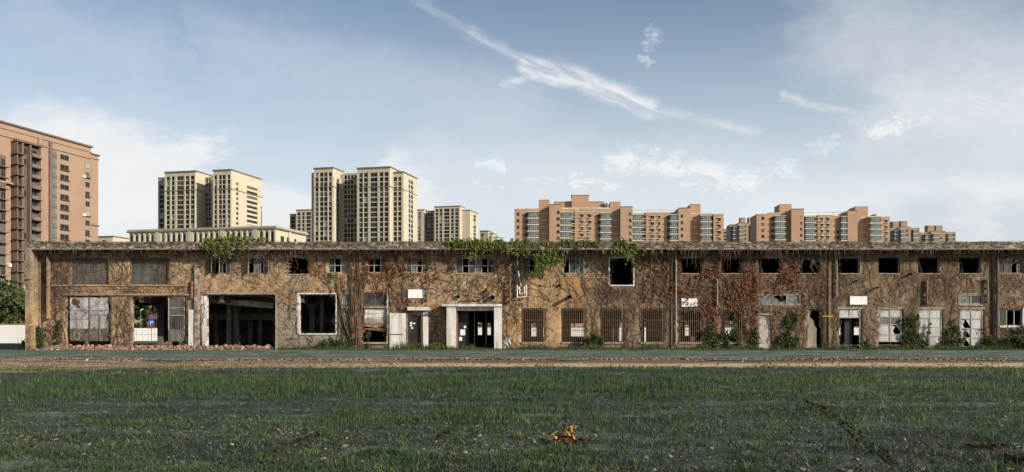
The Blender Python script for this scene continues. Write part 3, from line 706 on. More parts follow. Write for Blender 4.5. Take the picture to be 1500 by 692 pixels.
# the painted figure 6 on the lower left sheet
m = MB(); c = P(112, 492)
pts = [(c.x+math.cos(t)*.22, .074, c.z-.02+math.sin(t)*.25) for t in np.linspace(0, 2*math.pi, 17)]
m.tube(pts, .03, 4, False); m.tube([(c.x-.21, .074, c.z), (c.x-.20, .074, c.z+.22), (c.x-.08, .074, c.z+.42), (c.x+.10, .074, c.z+.50)], .03, 4, False)
for i, v in enumerate(m.v): m.v[i] = (v[0], .083+(v[1]-.074)*.15-.001, v[2])
m.build('painted_number', mat('worn_grey_paint', (.46, .42, .34), (.34, .31, .25), 8), g1)
m = MB(); c = P(110.5, 444)   # rust-red patch with ragged outline on the upper sheet
pl = [(-.28, .28), (-.05, .33), (.06, .2), (.25, .26), (.3, .0), (.18, -.12), (.34, -.38), (.1, -.42), (.02, -.22), (-.2, -.18), (-.33, .02)]
m.v = [(c.x+a, .0835, c.z+b) for a, b in pl]; m.f = [tuple(range(len(pl)))]; m.mi = [0]
m.build('rust_patch', mat('rust_patch', (.15, .05, .03), (.08, .03, .02), 6), g1)
# half-glazed gate of the second opening
window(246, 270, 435, 500, 1, 3, M_framew, lambda i, j: (M_shutg, M_shutg, M_glass)[j], 'glazed_gate', y=.10, rowsplit=[0, .25, .42, 1])
m = MB()
for px_ in (257, 260.5, 264, 267): m.box(X(px_)-.02, X(px_)+.02, .04, .075, ZZ(499), ZZ(462))
m.box(X(246.5), X(269.5), .03, .085, ZZ(499.5), ZZ(483)); m.build('gate_bars', M_gmetal, fac)
# square opening with white jambs
trim(438, 492, 431, 489, .07, M_wpaint, 'rtb', y0=-.04)
m = MB()
zs_ = np.linspace(ZZ(489.5), ZZ(429.5), 15); x0 = X(438)
for i in range(14):
    w = .13+.16*abs(mnoise.noise(Vector((i*.7, 3, 1)))); m.box(x0-w, x0+.05, -.035, .36, zs_[i], zs_[i+1]-.001)
m.build('door_jamb', M_wpaint, fac)
m = MB(); zs_ = np.linspace(ZZ(512), ZZ(434), 16)
for i in range(15):
    w = .06+.16*abs(mnoise.noise(Vector((i*.9, 8, 1)))); m.box(X(297)-w, X(297)-.001, -.03, .01, zs_[i], zs_[i+1]-.001)
m.build('door_jamb', M_wpaint, fac)
window(502.5, 513.5, 431, 451, 1, 1, M_framew, lambda i, j: GL, y=.08)
trim(502, 514, 431, 451, .06, M_wpaint, 'l')
# tall vine-hung opening: transom, collapsed boards
window(531.5, 566.5, 431, 448.5, 2, 1, M_wood, lambda i, j: G)
bx('transom_rail', 531, 567, 449, 451.5, .02, .2, M_conc)
trim(531, 567, 430, 502, .10, M_wpaint, 'r')
ob = MB().box(X(532), X(566), .2, .22, ZZ(474), ZZ(452)).build('boarding', M_wpaint, fac)
for k, (a, r) in enumerate(((455, 3), (461, -2), (468, 4), (475, -6), (480, 5))):
    q = MB(); c = P(549, a+2); q.rbox((c.x, .16, c.z), (1.6, .03, .26), (0, R(r), 0)); q.build('board', (M_wpaint, M_wpaint, M_conc, M_brick, M_wood)[k], ob)
bx('window_sill', 530, 568, 501.5, 504, -.12, .1, M_conc)
# plain door with white side panels
od = bx('door', 597.5, 616.5, 461.5, 512.4, .12, .17, M_dark)
for k, (a, b, c, d) in enumerate(((600, 603.5, 472, 475), (600, 603.5, 475.8, 478), (605, 608, 473, 475), (602, 605, 479.5, 482))):
    q = MB(); q.box(X(a), X(b), .108, .117, ZZ(d), ZZ(c)); q.build('paper_notice', M_white, od)
bx('side_panel', 571, 594.5, 459, 511.5, -.10, .02, M_wpaint); bx('side_panel', 594.8, 597.4, 459, 512.4, -.06, .1, M_frame); bx('side_panel', 616.8, 619.5, 459, 512.4, -.06, .1, M_wood)
bx('side_panel', 619.8, 627.5, 457, 512, -.12, .02, M_wpaint)
bx('letter_slot', 572.5, 590, 489.5, 490.6, -.125, -.101, M_dark)
bx('door_canopy', 597.5, 630, 450, 455, -.35, .01, M_wpaint)
# main gate under the white concrete canopy
bx('gate_canopy', 648.5, 735.5, 446.2, 449.5, -1.05, .02, M_wpaint)
bx('gate_pier', 655.5, 668.8, 449.6, 512.3, -.95, .35, M_wpaint); bx('gate_pier', 724.3, 735.2, 449.6, 512.3, -.95, .35, M_wpaint)
bx('gate_beam', 668.9, 724.2, 449.6, 455.5, -.55, .35, M_wpaint)
bx('door_frame', 669.0, 670.8, 455.7, 512.3, -.45, .3, M_wood); bx('door_frame', 722.6, 724.1, 455.7, 512.3, -.45, .3, M_dark)
og = bx('glass_door', 671, 686, 457, 512, .42, .46, M_dark)
for (a, b, c, d) in ((673.5, 681, 483, 491.5), (679, 682.5, 477.5, 481), (672, 676.5, 494, 499.5)):
    q = MB(); q.box(X(a), X(b), .40, .417, ZZ(d), ZZ(c)); q.build('paper_notice', M_white, og)
bx('gate_mullion', 694, 695.2, 457, 512, .5, .56, M_gmetal); bx('gate_mullion', 711, 712.2, 457, 512, .5, .56, M_gmetal)
bx('plaster_patch', 739, 748.5, 495, 512, -.025, .01, M_wpaint)
# barred windows
def grille(px0, px1, py0, py1):
    x0, x1, z0, z1 = X(px0), X(px1), ZZ(py1), ZZ(py0); m = MB()
    for t in (0.02, .36, .66, .98): z = z0+(z1-z0)*t; m.box(x0, x1, -.015, .015, z-.02, z+.02)
    m.box(x0-.02, x0+.03, -.02, .03, z0, z1); m.box(x1-.03, x1+.02, -.02, .03, z0, z1)
    o = m.build('window_grille', M_rust, fac); n = 11; me = None
    for i in range(n):
        x = x0+(x1-x0)*(i+.5)/n
        if me is None:
            q = MB(); q.tube([(0, 0, z0-.02), (0, 0, z1+.03)], .019, 5); b = q.build('bar', M_rust, o); me = b.data
        else: b = link('bar', me, o)
        b.location = (x, -.04, 0)
    bx('window_sill', px0-1, px1+1, py1-.3, py1+1.6, -.08, .1, M_conc)
for a, b, c, d in LOW[8:14]:
    grille(a, b, c, d)
# right-hand doors and windows
window(1112, 1173, 431, 447, 3, 1, M_conc, lambda i, j: (GL, None, GL)[i], y=.06, fw=.1)
m = MB(); m.v = [(X(1134.5), .06, ZZ(446)), (X(1151), .06, ZZ(446)), (X(1150), .06, ZZ(440)), (X(1144), .06, ZZ(443)), (X(1139), .06, ZZ(439)), (X(1134.5), .06, ZZ(434))]; m.f = [tuple(range(6))]; m.mi = [0]
m.build('broken_pane', GL, fac)
M_peel = mat('peeling_paint', (0.50, 0.48, 0.43), (0.36, 0.33, 0.28), 3, 0.8, 0.3, streak=True, c3=(0.05, 0.04, 0.03), scale3=1.6, t3=(0.56, 0.58))
bx('door', 1112.3, 1128.7, 462.2, 512.3, .05, .12, M_peel, label='pale door with peeling paint')
bx('lintel', 1108, 1132, 459.5, 461.8, -.06, .02, M_conc)
m = MB()
st = [(1183, 453), (1188, 456), (1186, 464), (1192, 470), (1194, 478), (1196.5, 481), (1196, 498), (1197, 512.3), (1183, 512.3)]
m.v = [(X(a), .05, ZZ(b)) for a, b in st]+[(X(a), .3, ZZ(b)) for a, b in st]; n = len(st); m.f = [tuple(reversed(range(n))), tuple(n+i for i in range(n))]+[(i, (i+1) % n, n+(i+1) % n, n+i) for i in range(n)]; m.mi = [0]*(n+2)
m.build('broken_infill', M_conc, fac)
def whitedoor(px0, px1, rows, spl, pan, **k): return window(px0, px1, rows[0], rows[1], 2, len(spl)-1, M_framew, pan, 'glazed_door', y=.06, fw=.075, rowsplit=spl, **k)
MK = M_milk
whitedoor(1228.3, 1260.7, (453, 466), [0, 1], lambda i, j: MK)
m = MB(); m.box(X(1228.3), X(1229.6), .02, .12, ZZ(512.3), ZZ(466)); m.box(X(1259), X(1260.7), .02, .12, ZZ(512.3), ZZ(466)); m.box(X(1229.6), X(1259), .0, .06, ZZ(506.5), ZZ(505.5)); m.build('door_frame', M_conc, fac)
bx('door_leaf', 1240, 1251, 467, 512, .40, .44, M_dark)
whitedoor(1287.3, 1320.7, (453, 501), [0, .24, .47, .78, 1], lambda i, j: (MK, M_gmetal, MK if i == 0 else 'broken', MK)[j])
bx('door_rail', 1288, 1320, 505, 506.5, .0, .1, M_wood); 
whitedoor(1345.3, 1379.7, (453, 506.5), [0, .25, .5, .74, 1], lambda i, j: MK)
window(1405.5, 1439.5, 431.5, 446.5, 2, 1, M_conc, lambda i, j: GL if i == 0 else G, y=.06, fw=.1)
trim(1405, 1440, 431, 447, .07, M_conc)
whitedoor(1406.3, 1439.7, (454, 509), [0, .24, .5, .75, 1], lambda i, j: ('broken' if (i == 0 and j in (1, 2)) else (MK if not (i == 0 and j == 3) else 'broken')))
window(1464.3, 1497.7, 453.3, 477.7, 3, 1, M_framew, lambda i, j: (G, None, None)[i]); trim(1464, 1498, 453, 478, .09, M_wpaint, 'rb')
for a, b in ((1226, 1263), (1285, 1323), (1343, 1382), (1404, 1442)): bx('lintel', a, b, 450.6, 452.8, -.05, .02, M_conc)

# --- blank notice boards on the facade: things of their own
def board(px0, px1, py0, py1, label, mt=M_white):
    x0, x1, z0, z1 = X(px0), X(px1), ZZ(py1), ZZ(py0)
    t = thing('signboard', label, 'sign', ((x0+x1)/2, -.06, z0), 'blank white signboards on the facade')
    w = (x1-x0)/2; h = z1-z0
    m = MB(); m.box(-w, w, -.03, .0, 0, h); m.build('board', mt, t)
    m = MB(); m.box(-w-.02, w+.02, .001, .03, -.02, h+.02); m.build('backing_frame', M_framew, t)
    for sx in (-1, 1):
        m = MB(); m.tube([(sx*(w-.06), -.03, h-.06), (sx*(w-.06), -.045, h-.06)], .015, 6); m.build('bolt', M_gmetal, t)
board(598, 621.5, 424.5, 437, 'blank white signboard above the narrow black door, clean and level')
M_scr = mat('scribbled_board', (.74, .73, .71), (.66, .65, .63), 3, c3=(.20, .18, .15), scale3=3.4, t3=(.60, .62))
board(998, 1021, 437.5, 449.5, 'stained white signboard among rust-red leaves above a barred window', M_scr)
board(1244.5, 1269.5, 434.5, 446.5, 'blank white signboard on the grey-brown wall above the open double doorway')

# ------------------------------------------------------------------ vegetation on the building
def leaf_cloud(pts, size, nrm=None, jitter=1.0):
    """quads (folded a little) at pts; returns V, F"""
    n = len(pts); pts = np.asarray(pts, float)
    a = rng.normal(size=(n, 3))
    if nrm is not None: a = a*jitter+np.asarray(nrm)
    a /= np.linalg.norm(a, axis=1)[:, None]
    b = rng.normal(size=(n, 3)); b -= (b*a).sum(1)[:, None]*a; b /= np.linalg.norm(b, axis=1)[:, None]
    c = np.cross(a, b); s = (size*(0.6+0.8*rng.random(n)))[:, None]*.5
    V = np.stack([pts-b*s, pts+c*s*.75+a*s*.15, pts+b*s*1.1, pts-c*s*.75+a*s*.15], 1).reshape(-1, 3)
    return V, np.arange(4*n).reshape(n, 4)
def tubes3(lines):
    """many thin three-sided stems; lines: list of (pts (k,3), r0, r1)"""
    V = []; Fq = []; n = 0
    for pts, r0, r1 in lines:
        k = len(pts); r = np.linspace(r0, r1, k)[:, None]; d = np.gradient(pts, axis=0); d /= np.linalg.norm(d, axis=1)[:, None]+1e-9
        a = np.cross(d, [0, 1, 0.01]); a /= np.linalg.norm(a, axis=1)[:, None]+1e-9; b = np.cross(d, a)
        ring = [pts+(a*math.cos(t)+b*math.sin(t))*r for t in (0.5, 2.6, 4.7)]
        V.append(np.stack(ring, 1).reshape(-1, 3))
        i = np.arange(k-1)[:, None]*3+n
        for q in range(3):
            Fq.append(np.concatenate([i+q, i+(q+1) % 3, i+3+(q+1) % 3, i+3+q], 1))
        n += k*3
    return np.concatenate(V), np.concatenate(Fq)
opset = [(a, b, c, d) for a, b, c, d in opsF]
def walk(x, z, ang, L, curl=.35, step=.16, y0=-.03, up=0.0, zmax=7.2):
    pts = []; a = ang; n = max(4, int(L/step)); y = y0
    for i in range(n):
        pts.append((x, y, z)); a += random.gauss(0, curl)*.5; a += (math.pi/2-a)*up
        x += math.cos(a)*step; z += math.sin(a)*step; y = y0-abs(mnoise.noise(Vector((x*1.5, z*1.5, ang))))*.07
        if z < .02 or z > zmax or x < XL+.4 or x > XR: break
    return np.array(pts) if len(pts) > 3 else None
def hang(x, z, L, y0, sway=.06):
    n = max(4, int(L/.12)); xx = x; pts = []
    for i in range(n):
        pts.append((xx, y0+random.gauss(0, .015), z-i*.12)); xx += random.gauss(0, sway)*.5
    return np.array(pts)
# one creeper per stretch of wall, each with its own roots
creepers = [(58, 190, 'leafless brown creeper webbing the left end of the factory around the white sheet gate', 330, 1.0),
            (190, 302, 'leafless creeper over the wall beside the open see-through gateway', 230, .8),
            (302, 440, 'tangled bare creeper hanging from the eave over the widest dark opening', 120, .9),
            (440, 520, 'brown creeper with dead leaves around the square white-edged opening', 150, .9),
            (512, 600, 'thick-rooted creeper with red leaves climbing beside the collapsed boarding', 240, 1.0),
            (600, 760, 'bare diagonal creeper stems over the white-canopied gate', 330, 1.0),
            (760, 880, 'thin creeper with trailing stems on the rust-streaked plaster by the bracket', 130, .6),
            (880, 1000, 'dense brown creeper around the tall white-framed upper opening', 330, 1.0),
            (1000, 1110, 'red-leaved creeper curtain around the stained signboard', 330, 1.0),
            (1110, 1222, 'rust-leaved creeper above and beside the broken doorway', 330, 1.0),
            (1222, 1345, 'sparse dry creeper around the right-hand blank signboard', 170, .6),
            (1345, 1500, 'grey leafless creeper at the far right of the facade', 330, .8)]
rust_zones = {4: [(512, 640, 380, 408, 1500), (545, 600, 405, 450, 260), (520, 540, 400, 510, 200)], 3: [(448, 480, 380, 405, 160), (486, 512, 400, 440, 90)],
              7: [(940, 1000, 384, 440, 900), (930, 998, 380, 400, 300)],
              8: [(1000, 1110, 402, 455, 1900), (1027, 1056, 380, 405, 480), (1087, 1112, 380, 440, 520), (1085, 1112, 440, 500, 330), (1028, 1056, 440, 480, 420), (985, 998, 380, 430, 220)],
              9: [(1143, 1171, 380, 412, 800), (1108, 1200, 405, 430, 700), (1095, 1113, 430, 500, 320), (1130, 1180, 445, 470, 200), (1200, 1215, 380, 440, 130)],
              5: [(600, 650, 405, 420, 60), (728, 750, 380, 400, 110)], 11: [(1436, 1452, 480, 505, 160)]}
in_op = lambda x, z: any(a+.06 < x < b-.06 and c+.02 < z < d-.06 for a, b, c, d in opset)
def in_wide(x, z): return any(a+.25 < x < b-.25 and c+.1 < z < d-.25 for a, b, c, d in opset)
for ci, (p0, p1, label, cnt, dens) in enumerate(creepers):
    xa, xb = X(p0), X(p1); t = thing('creeper', label, 'creeper', ((xa+xb)/2, -.02, 0)); ox = (xa+xb)/2
    L1, L2 = [], []
    mats = [(random.uniform(xa, xb), random.uniform(.8, 7), random.uniform(.3, .9), random.uniform(.5, 1.7)) for _ in range(max(4, int((p1-p0)/13)))]
    for k in range(int(cnt*1.9)):
        if random.random() < .7: q = random.choice(mats); x = random.gauss(q[0], q[2]); z = min(7.1, max(.1, random.gauss(q[1], q[3])))
        else: x = random.uniform(xa, xb); z = random.uniform(.1, 7.1)
        if not xa < x < xb: continue
        if in_wide(x, z): continue
        base = random.choice((R(75), R(35), R(145), R(25), R(100))) if ci in (0, 1, 5, 2) else random.choice((R(90), R(80), R(110), R(40), R(-90)))
        w = walk(x, z, base+random.gauss(0, .3), random.uniform(.6, 3.4), .45)
        if w is None: continue
        cut = [i for i, q in enumerate(w) if in_wide(q[0], q[2])]
        if cut: w = w[:cut[0]]
        if len(w) < 4: continue
        w = w[(w[:, 0] > xa-.8) & (w[:, 0] < xb+.8)]
        if len(w) < 4: continue
        th = random.choice((.007, .009, .012, .018)); (L1 if random.random() < .88 else L2).append((w, th, th*.5))
    for k in range(int((p1-p0)/(34 if ci in (2, 6, 10) else 6 if ci in (8, 9, 4) else 12))):                 # main stems from the ground
        x = random.uniform(xa, xb)
        if in_wide(x, .6) or in_wide(x, 2.2): continue
        w = walk(x, .03, R(88)+random.gauss(0, .1), random.uniform(3.5, 7.5), .28, .2, -.05, .06)
        if w is not None:
            cut = [i for i, q in enumerate(w) if in_op(q[0], q[2])]
            w = w[:cut[0]] if cut else w
            if len(w) > 4: L1.append((w, .022, .009))
    if ci == 4:
        for k in range(26):
            w = walk(X(random.uniform(516, 531)), .03, R(90)+random.gauss(0, .04), random.uniform(3, 7.3), .14, .2, -.10, .12)
            if w is not None: L1.append((w, .06, .03))
    if ci in (0, 1):
        for k in range(90 if ci == 0 else 36):
            if ci == 0 and k < 54: x, z = X(random.uniform(97, 160)), ZZ(random.uniform(432, 498))
            elif ci == 0: x, z = X(random.uniform(105, 158)), ZZ(random.uniform(374, 417))
            else: x, z = X(random.uniform(194, 245)), ZZ(random.uniform(374, 416))
            w = walk(x, z, R(random.choice((60, 120, 35, 250, 300))), random.uniform(.7, 2.2), .6, .13, -.03)
            if w is not None: (L1 if k % 3 else L2).append((w, random.choice((.008, .013)), .006))
    for k in range(int((p1-p0)/2.3)):                # threads hanging from the eave
        x = random.uniform(xa, xb); L2.append((hang(x, ZT+random.uniform(-.02, .3), random.uniform(.2, .9)*(1.4 if ci in (8, 9, 7) else .75)*(.4+1.6*max(0, mnoise.noise(Vector((x*.8, 5, 2)))+.4)), -1.08), .009, .005))
    for k in range(int((p1-p0)*0.75)):                # stems crawling over the fascia
        x = random.uniform(xa, xb); z = ZT+random.uniform(.02, .5); pts_ = []; a = random.choice((0.5, 2.6, 1.2, -.4))
        for i in range(random.randint(5, 14)):
            a += random.gauss(0, .35); x += math.cos(a)*.13; z = min(ZT+.56, max(ZT-.1, z+math.sin(a)*.07)); pts_.append((x, -1.05-random.random()*.03, z))
        L1.append((np.array(pts_), .014, .008)) if random.random() < .7 else L2.append((np.array(pts_), .012, .007))
    for k in range(int((p1-p0)*1.5)):                 # brown fringe hanging between the eave and wall, packed dense to deepen its shade
        x = random.uniform(xa, xb); L1.append((hang(x, ZT+.02, random.uniform(.12, .5)*(.35+2.0*max(0, mnoise.noise(Vector((x*.6, 2, 2)))+.35)), random.uniform(-1.0, -.05), .1), .013, .006))
    if ci in (2, 9, 11):
        n = 46 if ci == 2 else 36
        for k in range(n):
            x = X(random.uniform(p0+20, p1) if ci == 2 else random.uniform(*((1168, 1205) if ci == 9 else (1440, 1500))))
            w = walk(x, ZT+random.uniform(-.6, .3), R(random.uniform(-140, -40)), random.uniform(.8, 2.4), .7, .15, -.95 if ci == 2 else -.3, 0)
            if w is not None: L2.append((w, .016, .006))
    for lst, mt, nm in ((L1, M_stem, 'stems'), (L2, M_stemp, 'pale_stems')):
        if lst:
            V, Fq = tubes3(lst); V = V-np.array([ox, -.02, 0]); np_mesh(nm, V, Fq, mt, t, kind='stuff')
    pts = []
    for (a, b, c, d, n) in rust_zones.get(ci, []):
        for s in range(max(3, n//16)):               # leaves sit along hanging strands
            x = X(random.uniform(a, b)); z = ZZ(random.uniform(c, d)); ln = random.uniform(.3, 1.3)
            for q in range(10):
                f = random.random(); xx = x+random.gauss(0, .05); zz = z-ln*f*.8+.2
                if ZZ(d)-.3 < zz < ZZ(c)+.2 and not in_wide(xx, zz): pts.append((xx-ox, -.05-random.random()*.12+.02, zz))
    base_n = int((p1-p0)*1.2)
    for q in range(base_n):
        x, z = random.uniform(xa, xb), random.uniform(.3, 7.1)
        if not in_op(x, z) and mnoise.noise(Vector((x*.5, z*.5, 4))) > -.05: pts.append((x-ox, -.05, z))
    V, Fq = leaf_cloud(pts, np.full(len(pts), .115), (0.5, -1, .3), .9); np_mesh('dry_leaves', V, Fq, M_lrust, t, kind='stuff')

def ivy(label, zones, mt, size=.13, y=-.1, stems=True, cat='ivy', name='ivy', yr=.14, front=0.0):
    px0 = min(z[0] for z in zones); px1 = max(z[1] for z in zones); ox = (X(px0)+X(px1))/2
    t = thing(name, label, cat, (ox, y, 0)); pts = []; L = []
    for (a, b, c, d, n) in zones:
        nc = max(3, n//22)
        for s in range(nc):
            cx, cz = X(random.uniform(a, b)), ZZ(random.uniform(c, d)); rr = random.uniform(.06, .17)
            for q in range(22):
                pts.append((cx+random.gauss(0, rr)*.6-ox, -random.random()*yr-random.random()*front, max(.02, cz+random.gauss(0, rr))))
        for s in range(max(2, n//60)):
            x = X(random.uniform(a, b)); z0 = ZZ(d); z1 = ZZ(c); k = np.linspace(0, 1, 9)
            L.append((np.stack([x-ox+np.cumsum(rng.normal(0, .05, 9)), np.full(9, .04), z0+(z1-z0)*k], 1), .02, .01))
    V, Fq = leaf_cloud(pts, np.full(len(pts), size), (0.3, -1, .5), .9); np_mesh('leaves', V, Fq, mt, t, kind='stuff')
    V, Fq = tubes3(L); np_mesh('stems', V, Fq, M_stem, t, kind='stuff'); return t
ivy('bright green ivy spilling over the eave above the white-canopied gate', [(655, 690, 355, 364, 480), (690, 745, 354, 368, 1000), (688, 698, 366, 380, 130), (735, 748, 366, 374, 90)], M_lgreen, .14, -1.06)
ivy('large green ivy clump hanging over the small upper windows by the steel bracket', [(745, 830, 355, 370, 1050), (782, 798, 368, 402, 520), (800, 826, 368, 392, 380), (752, 780, 366, 378, 110)], M_lgreen, .15, -.95)
ivy('green ivy trailing along the eave above the tall white-framed opening', [(830, 880, 355, 363, 320), (880, 930, 356, 374, 560), (914, 924, 370, 384, 110), (925, 1000, 364, 372, 110)], M_lgreen, .14, -1.06)
ivy('green creeper strands turning red to the right of the tall white-framed opening', [(928, 965, 378, 394, 200)], M_lgreen, .12, -.08)
ivy('small green ivy sprig under a ruined upper window, left of the red leaves', [(484, 494, 402, 412, 60)], M_lgreen, .12, -.08)
ivy('dark green ivy column climbing beside the pale peeling door', [(1150, 1168, 462, 512, 640), (1140, 1160, 488, 512, 400), (1164, 1169, 452, 470, 88)], M_ldark, .13, -.1)
ivy('low dark ivy on the wall between the two barred windows nearest the stained signboard', [(1028, 1052, 488, 512, 496), (1036, 1046, 478, 492, 120)], M_ldark, .13)
ivy('dark ivy smothering the barred window left of the pale peeling door', [(1056, 1084, 488, 512, 640), (1072, 1082, 458, 490, 264)], M_ldark, .13)
ivy('small ivy clump right against the pale peeling door', [(1096, 1110, 484, 512, 336)], M_ldark, .14)
ivy('pale-edged ivy strip climbing just right of the white four-row door with the dark pane row', [(1321, 1332, 464, 512, 360)], M_ldark, .13)
ivy('tall dark ivy column left of the overgrown white panelled door', [(1333, 1345, 458, 512, 496), (1342, 1362, 494, 512, 264)], M_ldark, .13)
ivy('thin ivy sprays growing up in front of the overgrown white panelled door', [(1354, 1362, 466, 500, 104)], M_ldark, .13)
ivy('yellow-green ivy clump left of the white door with black holes', [(1386, 1404, 480, 512, 496), (1392, 1400, 468, 482, 80), (1376, 1388, 496, 512, 192)], M_ldark, .14)
ivy('ivy strip crossing the lower left corner of the white door with black holes', [(1406, 1414, 484, 512, 160)], M_lgreen, .13)
ivy('green vine column on the left end pier of the factory', [(84, 92, 472, 512, 288)], M_ldark, .13)
ivy('bushy green vine at the very corner of the factory, left end', [(54, 70, 480, 512, 496), (34, 54, 496, 514, 264)], M_ldark, .14, -.35)
ivy('small weed growing on the sill rubble beside the half-glazed gate', [(262, 274, 502, 511, 72)], M_lgreen, .16, -.2, cat='weed', name='weed')
ivy('ivy tuft by the foot of the collapsed boarding', [(536, 541, 486, 510, 88), (510, 520, 498, 512, 104)], M_ldark, .13)
ivy('low ivy over the sill under the dark little window at the far right', [(1444, 1500, 494, 513, 880), (1488, 1500, 478, 496, 176)], M_ldark, .15, -.25)
# roof plant with yellow flowers
def shrub(label, px_, py_, w, h, n, mt, y=-.8, zb=0.0, size=.13, cat='shrub', name='shrub', flower=None):
    t = thing(name, label, cat, (X(px_, y), y, zb)); L = []; pts = []
    for k in range(max(7, int(w*7))):
        a = random.uniform(-1, 1); b = random.uniform(-.8, .4); k9 = np.linspace(0, 1, 8); hh = h*random.uniform(.55, 1)*(1-.45*abs(a))
        st = np.stack([a*w*.5*k9**.8+np.cumsum(rng.normal(0, .02, 8)), b*w*.35*k9, hh*k9**.85], 1); L.append((st, .018, .006))
        m_ = n//max(7, int(w*7))
        for q in range(m_):
            f = random.uniform(.2, 1); i = int(f*7); p = st[i]; pts.append((p[0]+random.gauss(0, .11), p[1]+random.gauss(0, .11), max(.02, p[2]+random.gauss(0, .09))))
    V, Fq = tubes3(L); np_mesh('stems', V, Fq, M_stem, t, kind='stuff')
    V, Fq = leaf_cloud(pts, np.full(len(pts), size), (.2, -.4, .8), .9); np_mesh('leaves', V, Fq, mt, t, kind='stuff')
    if flower:
        fp = [pts[i] for i in rng.integers(0, len(pts), 26)]; fp = [(a, b-.05, c+.05) for a, b, c in fp]
        V, Fq = leaf_cloud(fp, np.full(26, .12)); np_mesh('flowers', V, Fq, flower, t, kind='stuff')
    return t
M_flow = mat('yellow_flower', (.65, .42, .05))
for a, w_, h_, lab in ((318, 1.6, .55, 'low green bush on the roof edge, left of three'), (345, 1.9, .72, 'green bush with yellow flowers on the roof edge, middle of three'), (374, 1.6, .5, 'small green bush on the roof edge above the first pair of casement windows')):
    shrub(lab, a, 352, w_, h_, 420, M_lgreen, -.6, ZT+.48, .13, flower=M_flow)
ivy('leafy bush hanging over the eave left of the widest dark opening', [(300, 372, 354, 366, 620), (318, 345, 364, 376, 160)], M_lgreen, .13, -1.08)
shrub('dark green spreading bush under the square white-edged opening', 488, 500, 2.6, 1.05, 1600, M_ldark, -.9, 0, .13)
shrub('low dark bush beside the vine-hung opening', 512, 505, 1.2, .6, 420, M_ldark, -.6, 0, .12)
shrub('round bush standing against the barred window next to the brightest rust streak', 868, 494, 1.75, 1.6, 1500, M_ldark, -.8, 0, .13)
shrub('weedy green bush at the foot of the wall left of the white-canopied gate', 641, 505, 1.2, .75, 480, M_lgreen, -.7, 0, .11)
shrub('low leafy shrub right of the white door with black holes', 1447, 500, 1.6, .9, 700, M_ldark, -.6, 0, .14)
shrub('dark leafy shrub at the right edge of the photograph by the wall', 1493, 492, 1.6, 1.5, 900, M_ldark, -.8, 0, .14)
shrub('small shrub below the open double doorway at its right post', 1268, 500, .7, 1.0, 300, M_ldark, -.4, 0, .12)

# ------------------------------------------------------------------ rubble, stones, chips
def rocks(name, n, fn, s0, s1, mt, label, cat, flat=.6, **k):
    V = []; Fq = []; base = np.array([(-1, -1, -1), (1, -1, -1), (1, 1, -1), (-1, 1, -1), (-1, -1, 1), (1, -1, 1), (1, 1, 1), (-1, 1, 1)])*.5
    ff = np.array([(0, 3, 2, 1), (4, 5, 6, 7), (0, 1, 5, 4), (1, 2, 6, 5), (2, 3, 7, 6), (3, 0, 4, 7)])
    for i in range(n):
        x, y, z = fn(); s = random.uniform(s0, s1)**1.0
        b = base*(1+rng.uniform(-.3, .3, (8, 3)))*np.array([s, s*random.uniform(.5, .9), s*flat*random.uniform(.5, 1)])
        a = random.uniform(0, 3.14); ca, sa = math.cos(a), math.sin(a); t = random.uniform(-.5, .5); ct, st_ = math.cos(t), math.sin(t)
        b = b@np.array([[ct, 0, st_], [0, 1, 0], [-st_, 0, ct]]); b = b@np.array([[ca, sa, 0], [-sa, ca, 0], [0, 0, 1]])
        V.append(b+np.array([x, y, z+s*flat*.2])); Fq.append(ff+8*i)
    o = np_mesh(name, np.concatenate(V), np.concatenate(Fq), mt, kind='stuff'); o['label'] = label; o['category'] = cat; return o
def pile():
    while True:
        px_ = random.uniform(78, 400); x = X(px_); y = -abs(random.gauss(0, 1.2))-.15
        if px_ > 290 and random.random() < .35: continue
        return x, y, max(0, .30-abs(y)*.18)*random.random()+hgt(x, y)
rocks('brick_rubble', 1500, pile, .08, .30, M_brick, 'broken red and tan brick rubble along the foot of the left openings', 'rubble')
rocks('plaster_rubble', 600, pile, .06, .32, M_rubble, 'pale plaster lumps mixed in the rubble below the left openings', 'rubble')
def ridge():
    x = random.uniform(-45, 45); y = -21.2+random.gauss(0, .5)+mnoise.noise(Vector((x*.2, 1, 1)))*.7; return x, y, hgt(x, y)+.02
rocks('stone_ridge', 3600, ridge, .04, .17, M_ridge, 'line of small brown stones along the far side of the dirt track', 'stones')
def track():
    x = random.choice((random.uniform(-45, 45), random.uniform(-45, -5))); y = random.uniform(-37 if x < -10 else -32.5, -21); return x, y, hgt(x, y)+.02
rocks('track_gravel', 5200, track, .03, .12, M_ridge, 'loose gravel and clods scattered on the dirt track', 'gravel', .5)
def chips():
    d = 1/random.uniform(1/32, 1/9.5); x = random.uniform(-.6, .6)*d; y = CY+d; return x, y, hgt(x, y)+.05
M_chip = mat('pale_chip', (.17, .165, .14), (.07, .07, .055), 30, .9)
rocks('ground_chips', 1500, chips, .010, .05, M_chip, 'pale stone chips and plaster bits scattered on the netting', 'stone chips', .35)
def peb():
    while True:
        d = 1/random.uniform(1/17, 1/9.5); x = random.uniform(-.6, .6)*d; y = CY+d
        if mnoise.noise(Vector((x*.7, y*.7, 61))) > .02: return x, y, hgt(x, y)+.05
M_peb = mat('pale_pebble', (.21, .20, .165), (.09, .09, .07), 22, .9)
rocks('pebbles', 230, peb, .02, .085, M_peb, 'larger pale stones and plaster lumps lying in groups in the near foreground', 'stones', .4)
